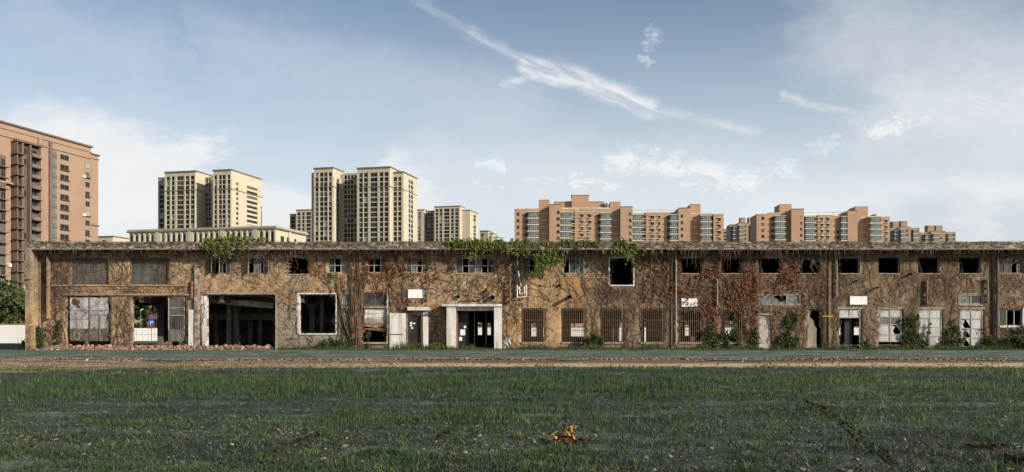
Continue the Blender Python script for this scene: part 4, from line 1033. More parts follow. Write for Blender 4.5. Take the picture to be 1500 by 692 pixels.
# dead leaves
pts = []
for i in range(380):
    x, y, z = chips(); pts.append((x, y, z+.012))
for i in range(700):
    x, y, z = track(); pts.append((x, y, z+.03))
V, Fq = leaf_cloud(pts, np.full(len(pts), .06), (0, 0, 1), .25); o = np_mesh('fallen_leaves', V, Fq, M_litter, kind='stuff', label='small yellow and brown fallen leaves on the ground', category='leaves')

pts = []
for i in range(70):
    x, y, z = chips(); pts.append((x, y, z+.03))
V, Fq = leaf_cloud(pts, np.full(len(pts), .05), (0, 0, 1), .35); np_mesh('yellow_leaves', V, Fq, mat('yellow_leaf', (.42, .33, .06), (.30, .20, .05), 30), kind='stuff', label='scattered fresh yellow leaves lying on the grass and netting', category='leaves')
# torn places in the netting: soil and litter showing
def torn(label, pts_px, w):
    c = [P(a, HOR+1, 0) for a, b in pts_px]; q = []
    for a, b in pts_px:
        d = EYE*F/(b-HOR); q.append(((a-750)*d/F, CY+d))
    m = MB(); lp = []; n = len(q)
    if n == 1:
        cx, cy = q[0]; K = 26
        for k in range(K):
            t = 2*math.pi*k/K; r = 1+.25*mnoise.noise(Vector((math.cos(t)*1.5, math.sin(t)*1.5, cx)))
            lp.append((cx+math.cos(t)*w[0]*r, cy+math.sin(t)*w[1]*r))
        ctr = (cx, cy)
        m.v = [(ctr[0], ctr[1], hgt(*ctr)+.09)]+[(a, b, hgt(a, b)+.052) for a, b in lp]; m.f = [(0, i+1, (i+1) % K+1) for i in range(K)]; m.mi = [0]*K
        src = [(cx+random.gauss(0, w[0]*.45), cy+random.gauss(0, w[1]*.45)) for _ in range(170)]
    else:
        src = []
        for i in range(n-1):
            for s in range(12):
                t = s/12; x = q[i][0]+(q[i+1][0]-q[i][0])*t; y = q[i][1]+(q[i+1][1]-q[i][1])*t; ww = w*(0.45+.7*abs(mnoise.noise(Vector((x*3, y*3, 2))))); lp.append((x, y, ww))
                for _ in range(5): src.append((x+random.gauss(0, ww*.6), y+random.gauss(0, ww*.8)))
        for x, y, ww in lp: m.v += [(x-ww*.6, y+ww, hgt(x-ww*.6, y+ww)+.055), (x+ww*.6, y-ww, hgt(x+ww*.6, y-ww)+.055)]
        m.f = [(2*i, 2*i+1, 2*i+3, 2*i+2) for i in range(len(lp)-1)]; m.mi = [0]*len(m.f)
    o = m.build('soil_patch', M_soil, None, kind='structure')
    V, Fq = leaf_cloud([(a, b, hgt(a, b)+.07+random.random()*.03) for a, b in src], np.full(len(src), .055), (0, 0, 1), .6)
    np_mesh('leaf_litter', V, Fq, M_litter, kind='stuff', label=label, category='leaf litter')
torn('brown dead leaves in the round hole of the netting at lower right', [(1448, 660)], (.34, .42))
torn('dead leaves in the hole of the netting cut by the right edge', [(1493, 682)], (.12, .3))
torn('dead leaves along the diagonal tear in the netting right of centre', [(1180, 594), (1210, 608), (1232, 625), (1272, 658), (1320, 690)], .10)
torn('yellowish litter in the diagonal tear at lower left', [(385, 688), (440, 664), (492, 645)], .06)
torn('litter in the short tear left of the orange scrap', [(640, 655), (668, 636)], .05)

# the crumpled orange scrap
def scrap():
    d = EYE*F/(662-HOR); x0 = (829-750)*d/F; y0 = CY+d; z0 = hgt(x0, y0)+.06
    t = thing('crumpled_scrap', 'crumpled orange-brown scrap poking up from the grass in the foreground', 'scrap', (x0, y0, z0))
    M1 = mat('orange_scrap', (.55, .30, .08), (.34, .15, .035), 25, .5, .3); M2 = mat('dark_scrap', (.06, .035, .015), (.12, .07, .02), 25, .6)
    def crumple(n, mt, sx, sz, ox, seed, name, tilt):
        V = []; K = 9
        for j in range(K):
            for i in range(K):
                u, v = i/(K-1)-.5, j/(K-1)
                nx = mnoise.noise(Vector((u*4, v*4, seed))); ny = mnoise.noise(Vector((u*4, v*4, seed+9))); nz = mnoise.noise(Vector((u*5, v*5, seed+19)))
                V.append((ox+u*sx*(1-.5*v)+nx*.08+tilt*v, ny*.16+v*.05, max(0, v*sz+nz*.07)))
        idx = np.arange(K*K).reshape(K, K); Fq = np.stack([idx[:-1, :-1], idx[:-1, 1:], idx[1:, 1:], idx[1:, :-1]], -1).reshape(-1, 4)
        o = np_mesh(name, np.array(V), Fq, mt, t)
    crumple(9, M1, .15, .19, .03, 1.3, 'torn_flap', .05); crumple(9, M1, .20, .10, -.06, 4.1, 'fold', -.02); crumple(9, M2, .26, .09, -.02, 7.7, 'inner_fold', .0); crumple(9, M2, .3, .03, .1, 2.2, 'lower_edge', .0)
scrap()

# ------------------------------------------------------------------ grass
def grass(name, n, dmin, dmax, hfun, dens, mt, label, wid=.004, lean=.35, span=.64):
    d = 1/rng.uniform(1/dmax, 1/dmin, n)**1.0; x = rng.uniform(-span, span, n)*d; y = CY+d
    keep = []; hs = []
    for i in range(n):
        k = dens(x[i], y[i], d[i])
        if rng.random() < k: keep.append(i); hs.append(hfun(x[i], y[i], d[i], k))
    keep = np.array(keep); x, y, d = x[keep], y[keep], d[keep]; n = len(keep); h = np.array(hs)*rng.uniform(.45, 1.25, n)
    z = np.array([hgt(a, b) for a, b in zip(x, y)])+.03
    w = (wid+d*.00023)*rng.uniform(.6, 1.3, n); a = rng.uniform(0, 2*math.pi, n); la = rng.uniform(0, 2*math.pi, n); ln = h*lean*rng.uniform(.2, 1.8, n)
    bx_, by_ = np.cos(a)*w, np.sin(a)*w; lx, ly = np.cos(la)*ln, np.sin(la)*ln
    p = lambda fx, fl, fh: np.stack([x+bx_*fx+lx*fl, y+by_*fx+ly*fl, z+h*fh], 1)
    V = np.stack([p(-1, 0, 0), p(1, 0, 0), p(.75, .3, .55), p(-.75, .3, .55), p(0.08, 1, 1), p(-.08, 1, 1)], 1).reshape(-1, 3)
    b = np.arange(n)[:, None]*6
    Fq = np.concatenate([b+np.array([[0, 1, 2, 3]]), b+np.array([[3, 2, 4, 5]])], 0)
    return np_mesh(name, V, Fq, mt, kind='stuff', label=label, category='grass')
def dens(x, y, d):
    px_ = 750+x/d*F; py_ = HOR+EYE*F/d
    n1 = mnoise.noise(Vector((x*.22, y*.35, 1)))*.5+.5; n2 = mnoise.noise(Vector((x*.9, y*1.1, 8)))*.5+.5
    if d > 31.5-3.4*min(1, max(0, (-6-x)/12))+mnoise.noise(Vector((x*.3, 3, 3)))*2: return 0.10 if d < 34 else 0
    right = min(1, max(0, (x/d*F+750-950-(n1-.5)*500)/280))
    band = min(1, max(0, (d-18.5-(n1-.5)*4)/2.0))
    base = .32+.68*band
    near = min(1, max(0, (11.6-d)/1.2)); base = max(base*(1 if d > 14 else .72), near*.5)
    mid = math.exp(-((x+1.5)/3.2)**2-((d-16.0)/2.4)**2); base = max(base, mid)
    base *= (1-.62*right)
    bare = math.exp(-((x+6.2-(d-17)*.3)/4.5)**2-((d-17.2)/1.4)**2); base *= 1-.9*bare
    n3 = mnoise.noise(Vector((x*2.3, y*2.6, 18)))*.5+.5
    return max(.02, min(1, base*((n2*2.3-.45)*(n3*2.2-.2)*(1-.6*band)+.6*band*(n2*1.6+.1))))
grass('grass', 230000, 8.4, 34.5, lambda x, y, d, k: (.05+.14*k*(.5+1.0*(mnoise.noise(Vector((x*.8, y*.9, 50)))*.5+.5)))*(.62 if d < 13.5 else 1), dens, M_grass, 'thin dark green grass growing up through the netting')
grass('undergrowth', 120000, 8.4, 33, lambda x, y, d, k: .035+.05*rng.random(), lambda x, y, d: min(1, max(.05, (mnoise.noise(Vector((x*1.1, y*1.3, 77)))*.5+.5)*2.6-.75)), M_under, 'short sparse undergrowth and moss between the grass on the netting', .004, .9)
def dens2(x, y, d):
    n1 = mnoise.noise(Vector((x*.25, y*.35, 21)))*.5+.5; right = min(1, max(0, (x/d*F-180-(n1-.5)*300)/250)); return max(.03, min(1, right*(n1*1.4-.1)*(.25+.75*min(1, max(0, (d-19)/5)))))
grass('yellow_green_grass', 70000, 12, 34.5, lambda x, y, d, k: .08+.10*k, dens2, M_grassy, 'short yellow-green grass in the right part of the field by the track')
def tufts():
    cs = []
    for i in range(150):
        d = 1/random.uniform(1/22, 1/9.3); cs.append((random.uniform(-.6, .6)*d, CY+d, random.uniform(.4, 1.0)))
    X_, Y_, H_, LX, LY, W_ = [], [], [], [], [], []
    for cx, cy, sz in cs:
        for k in range(random.randint(6, 22)):
            a = random.uniform(0, 6.28); r = abs(random.gauss(0, .07*sz)); h = random.uniform(.10, .24)*sz
            X_.append(cx+math.cos(a)*r); Y_.append(cy+math.sin(a)*r); H_.append(h); ln = h*random.uniform(.2, 1.1); LX.append(math.cos(a)*ln); LY.append(math.sin(a)*ln); W_.append(random.uniform(.004, .008))
    x, y, h, lx, ly, w = map(np.array, (X_, Y_, H_, LX, LY, W_)); n = len(x); z = np.array([hgt(a, b) for a, b in zip(x, y)])+.03; a = rng.uniform(0, 6.28, n)
    p = lambda fx, fl, fh: np.stack([x+np.cos(a)*w*fx+lx*fl, y+np.sin(a)*w*fx+ly*fl, z+h*fh], 1)
    V = np.stack([p(-1, 0, 0), p(1, 0, 0), p(.8, .35, .65), p(-.8, .35, .65), p(.1, 1, .95), p(-.1, 1, .95)], 1).reshape(-1, 3); b = np.arange(n)[:, None]*6
    np_mesh('grass_tufts', V, np.concatenate([b+np.array([[0, 1, 2, 3]]), b+np.array([[3, 2, 4, 5]])], 0), M_tuft, kind='stuff', label='taller arching grass tufts and weeds in the near foreground', category='grass')
M_tuft = leaf_mat('tuft_grass', [(0.03, 0.055, 0.02), (0.09, 0.13, 0.04), (0.05, 0.08, 0.03), (0.20, 0.22, 0.09)], 5.0, .3)
tufts()
def dens3(x, y, d):
    n1 = mnoise.noise(Vector((x*.35, y*.6, 31)))*.5+.5
    return max(.04, min(1, (n1*3.2-1.25)))*(1 if x > -16 else .12)
M_lgreen2 = leaf_mat('wall_foot_weed', [(0.03, 0.05, 0.018), (0.08, 0.115, 0.03), (0.045, 0.07, 0.022), (0.15, 0.17, 0.05)], 2.5, .25)
def verge(n, y0, y1, hf, dn, mt, label, name='grass'):
    x = rng.uniform(XL-2, XR-3, n); y = rng.uniform(y0, y1, n); k = np.array([dn(a, b, 60) for a, b in zip(x, y)]); q = rng.random(n) < k
    x, y = x[q], y[q]; n = len(x); h = hf*rng.uniform(.3, 1.4, n)*np.array([max(.25, .55+1.7*mnoise.noise(Vector((i*.45, j*.5, 44)))+.9*mnoise.noise(Vector((i*1.9, j, 4)))) for i, j in zip(x, y)]); w = .022*rng.uniform(.5, 1.3, n); a = rng.uniform(0, 6.28, n); ln = h*.4
    z = np.array([hgt(i, j) for i, j in zip(x, y)])+.03
    p = lambda fx, fl, fh: np.stack([x+np.cos(a)*w*fx+np.sin(a*7)*ln*fl, y+np.sin(a)*w*fx+np.cos(a*5)*ln*fl, z+h*fh], 1)
    V = np.stack([p(-1, 0, 0), p(1, 0, 0), p(.2, 1, 1), p(-.2, 1, 1)], 1).reshape(-1, 3)
    np_mesh(name, V, np.arange(4*n).reshape(n, 4), mt, kind='stuff', label=label, category='grass')
verge(60000, -3.4, -.25, .26, dens3, M_lgreen2, 'weeds and grass along the foot of the factory wall', 'wall_foot_weeds')
verge(26000, -6, -2.2, .13, dens3, M_grass, 'short grass between the netting and the factory wall')
verge(34000, -20.5, -4.5, .09, lambda x, y, d: max(0, min(1, (mnoise.noise(Vector((x*.25, y*.5, 91)))*.5+.5)*3-1.45)), M_grassy, 'thin scattered grass on the netting strip between the track and the factory')
verge(16000, -33.5, -30.5, .10, lambda x, y, d: .8 if mnoise.noise(Vector((x*.4, y, 2))) > -.2 else .1, M_grassy, 'short yellow-green grass edging the near side of the track')

# ------------------------------------------------------------------ far side: white walls, trees, road signs, car
def wall_thing(label, x0, x1, y, h, mt, cat='wall', name='boundary_wall'):
    t = thing(name, label, cat, ((x0+x1)/2, y, 0)); w = abs(x1-x0)/2
    m = MB(); m.box(-w, w, -.12, .12, 0, h-.08); m.build('wall', mt, t)
    m = MB(); m.box(-w, w, -.17, .17, h-.079, h); m.build('coping', M_cornice, t); return t
M_bwall = mat('whitewash', (.70, .69, .66), (.66, .64, .60), .6, .9, 0, streak=True, c3=(.34, .25, .19), scale3=1.1, t3=(.66, .70))
wall_thing('long whitewashed boundary wall with brown stains at the left edge', -90, X(62, 25)-.05, 25, 1.97, M_bwall)
wall_thing('whitewashed boundary wall seen through the barred windows behind the factory', X(330, 31), 60, 31, 1.7, M_bwall)
t = thing('panel_fence', 'white panelled hoarding seen through the open gateway behind the factory', 'fence', (0, 37, 0))
pm = None
xa = X(96, 37); k = 0
while xa+.68*k < X(330, 37):
    for r_ in (0, 1):
        if pm is None:
            m = MB(); m.box(.02, .665, -.03, .0, .02, .745); o = m.build('panel', M_white, t); pm = o.data
        else: o = link('panel', pm, t)
        o.location = (xa+.68*k, 0, .03+.755*r_)
    if k % 4 == 0:
        m = MB(); m.box(xa+.68*k-.02, xa+.68*k+.02, .001, .08, 0, 1.56); m.build('post', M_gmetal, t)
    k += 1
m = MB(); m.box(xa, xa+.68*k, .003, .02, .0, 1.5); m.build('backing', M_gmetal, t)

def tree(label, x, y, h, w, n, tr=.2, crown0=.25, mt=M_ltree, size=.35, cat='tree', group=None):
    t = thing('broadleaf_tree', label, cat, (x, y, 0), group); m = MB(); m.tube([(0, 0, 0), (.1, 0, h*.3), (0, .1, h*.75)], [tr, tr*.75, tr*.3], 8)
    clumps = []
    for k in range(26):
        a = random.uniform(0, 6.28); u = random.random(); zz = h*(crown0+(1-crown0)*u); rr = w*.5*math.sin(math.pi*(.15+.8*u))*random.uniform(.35, 1)
        c = (math.cos(a)*rr, math.sin(a)*rr, zz); clumps.append((c, random.uniform(.10, .2)*w))
        m.tube([(0, 0, h*random.uniform(.18, .5)), (c[0]*.5, c[1]*.5, zz*.8), c], [tr*.35, tr*.2, tr*.08], 5)
    m.build('trunk', M_wood, t)
    pts = []
    for c, r in clumps:
        for q in range(n//26):
            d = rng.normal(size=3); d /= np.linalg.norm(d); s = r*random.uniform(.3, 1.05)
            pts.append((c[0]+d[0]*s, c[1]+d[1]*s, max(.2, c[2]+d[2]*s*.75)))
    V, Fq = leaf_cloud(pts, np.full(len(pts), size)); np_mesh('crown', V, Fq, mt, t, kind='stuff'); return t
tree('large round green tree behind the white boundary wall at the left edge', X(-6, 38), 38, 6.8, 8.5, 5200, .25, .05)
tree('lower dark tree behind the boundary wall beside the factory corner', X(30, 34), 34, 4.2, 4.6, 2800, .18, .02)
xs_t = [(80, 62, 9, 9), (132, 70, 10, 10), (182, 66, 10, 9), (212, 74, 11, 10), (252, 68, 10, 9), (290, 72, 10, 10)]
labs = ['leftmost tree of the row behind the hoarding, hidden mostly by the factory', 'tree glimpsed under the white sheet gate', 'dark green tree at the left side of the open gateway', 'tall green tree directly behind the blue road sign', 'green tree at the right side of the open gateway', 'tree of the row behind the half-glazed gate']
for (a, y, h, w), lb in zip(xs_t, labs): tree(lb, X(a, y), y, h, w, 3600, .22, .03, size=.45, group='row of trees beyond the hoarding')
k = 0
where = ['in line with the white-canopied gate', 'in line with the first two barred windows', 'in line with the third barred window', 'in line with the fourth barred window', 'in line with the stained signboard', 'in line with the ivy-smothered barred window', 'in line with the pale peeling door', 'in line with the broken doorway', 'in line with the right-hand blank signboard', 'in line with the dark pane row', 'in line with the holed white door']
for a in (720, 800, 880, 950, 1020, 1080, 1150, 1210, 1270, 1330, 1400):
    y = 48+8*math.sin(a); tree('tree behind the rear whitewashed wall, '+where[k], X(a, y), y, 5.6, 8, 1300, .2, .04, size=.5, group='trees beyond the rear wall'); k += 1
# road signs on one post
t = thing('road_sign', 'post with a red-ringed round sign above a blue round sign with white arrow', 'road sign', (X(221.5, 34), 34, 0))
m = MB(); m.tube([(0, .05, 0), (0, .05, 3.0)], .04, 8); m.build('post', M_gmetal, t)
M_red = mat('sign_red', (.24, .03, .035)); M_blue = mat('sign_blue', (.05, .13, .38))
def disc(r, z, y, mt, name, par=None, x=0): m = MB(); m.tube([(x, y, z), (x, y-.015, z)], r, 24); return m.build(name, mt, par or t)
rd = disc(.33, 2.74, .0, M_red, 'red_disc'); disc(.25, 2.74, -.016, M_blue, 'sign_face', rd)
m = MB(); m.rbox((0, -.04, 2.74), (.5, .012, .07), (0, R(45), 0)); m.rbox((0, -.043, 2.74), (.5, .012, .07), (0, R(-45), 0)); m.build('red_cross', M_red, rd)
bd = disc(.37, 2.14, .0, M_blue, 'blue_disc')
m = MB(); m.box(-.12, -.05, -.03, -.018, 1.95, 2.25); m.box(-.049, .12, -.03, -.018, 2.18, 2.25); m.v += [(.12, -.03, 2.10), (.24, -.03, 2.215), (.12, -.03, 2.33)]; n = len(m.v); m.f.append((n-3, n-2, n-1)); m.mi.append(0); m.build('arrow', M_white, bd)
m = MB(); m.box(-.5, .45, .0, -.012, 1.5, 1.78); m.build('lower_plate', M_red, t)
# street lamp
t = thing('street_lamp', 'slim street lamp left of the road signs behind the hoarding', 'street lamp', (X(206, 42), 42, 0))
m = MB(); m.tube([(0, 0, 0), (0, 0, 3.6)], [.06, .04], 8); m.build('post', M_gmetal, t); m = MB(); m.tube([(0, 0, 3.6), (.08, 0, 3.75), (.3, 0, 3.8)], .06, 6); m.build('lamp_head', M_white, t)
def car(label, x, y, mt, grp='cars parked on the road behind the hoarding'):
    t = thing('parked_car', label, 'car', (x, y, 0), grp)
    prof = [(-2.1, .35), (-2.15, .7), (-2.0, .95), (-1.15, 1.02), (-.65, 1.42), (.75, 1.45), (1.45, 1.05), (2.1, .9), (2.15, .4)]
    m = MB(); n = len(prof)
    for yy, sc in ((-.85, 1), (.85, 1)):
        for a, b in prof: m.v.append((a, yy*(.85 if b > 1.2 else 1), b))
    m.f = [tuple(range(n)), tuple(reversed(range(n, 2*n)))]+[(i, n+i, n+(i+1) % n, (i+1) % n) for i in range(n)]; m.mi = [0]*len(m.f); m.build('body', mt, t)
    for sx in (-.35, .42):
        m = MB(); m.v = [(sx-.33, -.80, 1.03), (sx+.33, -.80, 1.03), (sx+.28, -.742, 1.36), (sx-.28, -.742, 1.36)]; m.f = [(0, 1, 2, 3)]; m.mi = [0]; m.v = [(a, b-.06, c) for a, b, c in m.v]; m.build('side_window', M_fglass, t)
    for sx in (-1.35, 1.3):
        for sy in (-.82, .82):
            m = MB(); m.tube([(sx, sy-.1, .32), (sx, sy+.1, .32)], .32, 14); w = m.build('wheel', M_dark, t)
car('silver car partly hidden behind the hoarding left of the road signs', X(212, 44), 44, M_wmetal)
car('dark car partly hidden behind the hoarding right of the road signs', X(236, 46), 46, M_dark)

# ------------------------------------------------------------------ far towers
class Frame:
    """local frame of a far building: u to the right along its front, w away from us"""
    def __init__(s, px, d, th):
        s.O = Vector(((px-750)*d/F, CY+d, 0)); s.c, s.s = math.cos(R(th)), math.sin(R(th)); s.th = th
    def pt(s, u, w, z=0): return (s.O.x+u*s.c+w*s.s, s.O.y-u*s.s+w*s.c, z)
    def u(s, px, w=0):
        t = (px-750)/F; oy = s.O.y-CY; return (t*(oy+w*s.c)-s.O.x-w*s.s)/(s.c+t*s.s)
    def w(s, px, u=0):
        t = (px-750)/F; oy = s.O.y-CY; return (t*(oy-u*s.s)-s.O.x-u*s.c)/(s.s-t*s.c)
    def z(s, py, u=0, w=0): return EYE+(HOR-py)*(s.O.y-CY-u*s.s+w*s.c)/F
    def empty(s, name, label, cat, group=None):
        t = thing(name, label, cat, tuple(s.O), group); t.rotation_euler = (0, 0, -R(s.th)); return t
ZVIS = lambda d: EYE+(HOR-356)*d/F       # height above which a building at distance d clears the factory roof
wcache = {}
def win_mesh(w, h, gl, kind='plain', fr=M_ffr, sunk=.0):
    key = (round(w, 2), round(h, 2), gl.name, kind)
    if key in wcache: return wcache[key]
    m = MB(); m.cur = 1; m.box(-w/2, w/2, -.02, .06, 0, h); m.cur = 0; t = .07
    m.box(-w/2, -w/2+t, -.07, -.021, 0, h); m.box(w/2-t, w/2, -.07, -.021, 0, h)
    m.box(-w/2+t, w/2-t, -.07, -.021, 0, t); m.box(-w/2+t, w/2-t, -.07, -.021, h-t, h)
    if w > .9: m.box(-t/2, t/2, -.065, -.021, t, h-t)
    if kind == 'balcony':
        m.cur = 2; m.box(-w/2-.05, w/2+.05, -.7, -.07, -.25, -.05); m.cur = 0; m.box(-w/2, w/2, -.68, -.63, -.05, .75)
    if kind == 'sill': m.cur = 2; m.box(-w/2-.25, w/2+.25, -.55, -.07, -.14, 0)
    if kind == 'bay':
        m.cur = 2; m.box(-w/2-.12, w/2+.12, -.6, -.071, -.3, -.02); m.box(-w/2-.12, w/2+.12, -.6, -.071, h+.02, h+.2)
    me = bpy.data.meshes.new('window'); me.from_pydata(m.v, [], m.f)
    for q in (fr, gl, M_slab if kind in ('balcony', 'bay') else M_pinkd): me.materials.append(q)
    me.polygons.foreach_set('material_index', m.mi); me.update(); wcache[key] = me; me['gl'] = gl.name
    if gl.name == 'far_glass':
        for k, g in ((1, M_fgm), (2, M_fgl)):
            m2 = me.copy(); m2.materials[1] = g; m2.name = 'window'; wcache[me.name, k] = m2
    return me
M_fgm = mat('far_glass_grey', (.075, .08, .078), (.11, .11, .10), .3, .5, spec=.2)
M_fgl = mat('far_glass_curtain', (.36, .35, .32), (.24, .25, .24), .3, .5)
def put_win(t, me, side, a, plane, z, name='window'):
    """side 'f': front face w=plane at u=a; side 'r': right face u=plane at w=a"""
    if me.get('gl') == 'far_glass':
        q = random.random(); me = wcache[me.name, 1] if q < .28 else (wcache[me.name, 2] if q < .33 else me)
    o = link(name, me, t)
    if side == 'f': o.location = (a, plane-.03, z)
    else: o.location = (plane+.03, a, z); o.rotation_euler = (0, 0, R(90))
    return o
def lbox(t, name, mt, u0, u1, w0, w1, z0, z1):
    m = MB(); m.box(min(u0, u1), max(u0, u1), min(w0, w1), max(w0, w1), z0, z1); return m.build(name, mt, t)
def grid_face(t, side, a0, a1, plane, z0, z1, fh, cols, mt, dep=.55, sp=.19, gl=None, win_h=None, spm=None, cornice=True):
    """proud pilasters between window columns (cols = [(a,b,kind)]) and a proud spandrel per floor; windows sit back between them"""
    cols = sorted(cols); gl = gl or M_fglass
    edges = [a0]+[v for c in cols for v in c[:2]]+[a1]
    def bb(m, p, q, z_0, z_1, d0, d1):
        if side == 'f': m.box(p, q, plane-d1, plane-d0, z_0, z_1)
        else: m.box(plane+d0, plane+d1, p, q, z_0, z_1)
    for i in range(0, len(edges), 2):
        if edges[i+1]-edges[i] > .02: m = MB(); bb(m, edges[i], edges[i+1], z0, z1, 0, dep); m.build('pilaster', mt, t)
    nf = int(round((z1-z0)/fh)); me = None
    lo, hi = cols[0][0]+.01, cols[-1][1]-.01
    for k in range(nf+1):
        if me is None: m = MB(); bb(m, lo, hi, -fh*sp, 0, 0.01, dep*.6); o = m.build('spandrel', spm or mt, t); me = o.data
        else: o = link('spandrel', me, t)
        o.location = (0, 0, z1-k*fh)
    for k in range(nf):
        zt = z1-k*fh-fh*sp; zb = z1-(k+1)*fh
        for (a, b, kd) in cols:
            me_ = win_mesh(b-a-.02, zt-zb, M_bal if (kd == 'balcony' and k % 5 != 1) else gl, 'plain'); put_win(t, me_, side, (a+b)/2, plane, zb)
def cornice(t, u0, u1, w0, w1, z, mt=M_cornice, o=.5, h=.7):
    lbox(t, 'cornice', mt, u0-o, u1+o, w0-o, w1+o, z, z+h)

def cream1():
    d = 535; f = Frame(338.8, d, 13.5); t = f.empty('tower_block', 'cream tower block with two wings, nearest the low arcaded building, left of the other', 'apartment tower')
    fh = 3.0; zt = f.z(249.5); zlow = ZVIS(d)-6; nf = int((zt-zlow)/fh); zb = zt-nf*fh
    # block B (right), block A (left), link, wing
    uB0 = f.u(312.5); wB = f.w(383, 0)
    lbox(t, 'right_block', M_cream, uB0, 0, 0, wB, 0, zt); cornice(t, uB0, 0, 0, wB, zt)
    c = lambda a, b, w=0, k='w': (f.u(a-.35, w), f.u(b+.35, w), k)
    z2 = zt-2.2
    grid_face(t, 'f', uB0, 0, 0, z2-int((z2-zb)/fh)*fh, z2, fh, [c(314.5, 318), c(321.2, 325.4), c(326.2, 330.7), c(333.7, 337.6)], M_cream)
    W = lambda a: f.w(a, 0)
    grid_face(t, 'r', 0, wB, 0, z2-int((z2-zb)/fh)*fh, z2-fh, fh, [(W(345), W(348.5), 'w'), (W(360.8), W(376.5), 'w')], M_cream, .4, .45)
    wA = 4.0; uA0, uA1 = f.u(241.7, wA), f.u(287, wA); zA = f.z(251.5, uA1, wA)
    lbox(t, 'left_block', M_cream, uA0, uA1, wA, wA+22, 0, zA); cornice(t, uA0, uA1, wA, wA+22, zA)
    cc = lambda a, b, k='w': c(a, b, wA, k); zA2 = zA-2.0
    grid_face(t, 'f', uA0, uA1, wA, zA2-int((zA2-zb)/fh)*fh, zA2, fh, [cc(244.5, 249), cc(252, 256), cc(260, 269.5, 'balcony'), cc(272.5, 277.5), cc(280, 285)], M_cream)
    wL = 14.0; u0, u1 = f.u(287, wL)-1, f.u(312.5, wL)+1; zL = f.z(260, u0, wL)
    lbox(t, 'link_block', M_creamd, u0, u1, wL, wL+14, 0, zL); cc = lambda a, b: c(a, b, wL)
    grid_face(t, 'f', u0, u1, wL, zL-int((zL-zb)/fh)*fh, zL-.6, fh, [cc(293, 296), cc(297.5, 300.5), cc(302, 305), cc(306.5, 309)], M_creamd)
    wW = 12.0; u0, u1 = f.u(232, wW), f.u(242, wW)+.5; zW = f.z(262, u0, wW)
    lbox(t, 'side_wing', M_creamd, u0, u1, wW, wW+12, 0, zW); cornice(t, u0, u1, wW, wW+12, zW, o=.3)
    grid_face(t, 'f', u0, u1, wW, zW-int((zW-zb)/fh)*fh, zW-.8, fh, [c(234.5, 240, wW)], M_creamd, .35)
    lbox(t, 'band_course', M_cornice, uB0-.2, .65, -.62, wB+.2, zt-11.6, zt-11.1); lbox(t, 'band_course', M_cornice, uA0-.3, uA1+.3, wA-.62, wA+20, zA-11.6, zA-11.1)
    lbox(t, 'stair_head', M_creamd, f.u(290, 16), f.u(303, 16), 16, 22, zL, zL+2.5)
cream1()
def cream2():
    d = 530; f = Frame(571.5, d, 13.5); t = f.empty('tower_block', 'tallest cream tower block with two projecting fronts, right of the other cream tower', 'apartment tower')
    fh = 3.0; zt = f.z(245.5); zb = ZVIS(d)-6
    c = lambda a, b, w=0, k='w': (f.u(a-.35, w), f.u(b+.35, w), k); n_ = lambda z: z-int((z-zb)/fh)*fh
    u0 = f.u(523.5); lbox(t, 'right_block', M_cream, u0, 0, 0, 16, 0, zt); cornice(t, u0, 0, 0, 16, zt)
    z2 = zt-2.2
    grid_face(t, 'f', u0, 0, 0, n_(z2), z2, fh, [c(526.5, 531.5), c(533.5, 539), c(543, 553, 0, 'balcony'), c(556.5, 561.5), c(563.5, 569)], M_cream)
    wR = 5.0; u1 = f.u(591, wR); zR = f.z(253, u1, wR); wE = f.w(610.5, u1)
    lbox(t, 'corner_block', M_cream, 0.02, u1, wR, wE, 0, zR); cornice(t, 0.5, u1, wR, wE, zR)
    grid_face(t, 'f', 0.1, u1, wR, n_(zR-2), zR-2, fh, [c(577, 581.5, wR), c(583.5, 588, wR)], M_cream)
    W = lambda a: f.w(a, u1)
    grid_face(t, 'r', wR, wE, u1, n_(zR-2), zR-2, fh, [(W(598), W(600.6), 'w'), (W(601.4), W(604.5), 'w')], M_cream, .3)
    wA = 2.0; a0, a1 = f.u(460.3, wA), f.u(488, wA); zA = f.z(246.5, a1, wA); wAe = f.w(506, a1)
    lbox(t, 'left_block', M_cream, a0, a1, wA, wAe, 0, zA); cornice(t, a0, a1, wA, wAe*.85, zA)
    grid_face(t, 'f', a0, a1, wA, n_(zA-2), zA-2, fh, [c(462.5, 466.5, wA), c(469.2, 474, wA), c(474.9, 479.8, wA), c(482, 486.2, wA)], M_cream)
    W = lambda a: f.w(a, a1)
    grid_face(t, 'r', wA, wAe, a1, n_(zA-5), zA-5, fh, [(W(492.5), W(496), 'w'), (W(502), W(504), 'w')], M_cream, .5)
    wL = 13.0; b0, b1 = f.u(500, wL), f.u(523.5, wL)+1; zL = f.z(254.5, b0, wL)
    lbox(t, 'link_block', M_creamd, b0, b1, wL, wL+10, 0, zL)
    grid_face(t, 'f', b0, b1, wL, n_(zL-.8), zL-.8, fh, [c(505, 508.5, wL), c(510, 513, wL), c(514.5, 518, wL), c(519.5, 522, wL)], M_creamd)
    wW = 8; b0, b1 = f.u(456.3, wW), f.u(461, wW); zW = f.z(253.5, b0, wW); lbox(t, 'side_wing', M_creamd, b0, b1, wW, wW+12, 0, zW)
    lbox(t, 'band_course', M_cornice, u0-.3, .3, -.62, 15, zt-11.6, zt-11.1); lbox(t, 'band_course', M_cornice, a0-.3, a1+.65, wA-.62, wAe, zA-11.6, zA-11.1); lbox(t, 'band_course', M_cornice, .35, u1+.45, wR-.6, wE, zR-10.6, zR-10.1)
cream2()
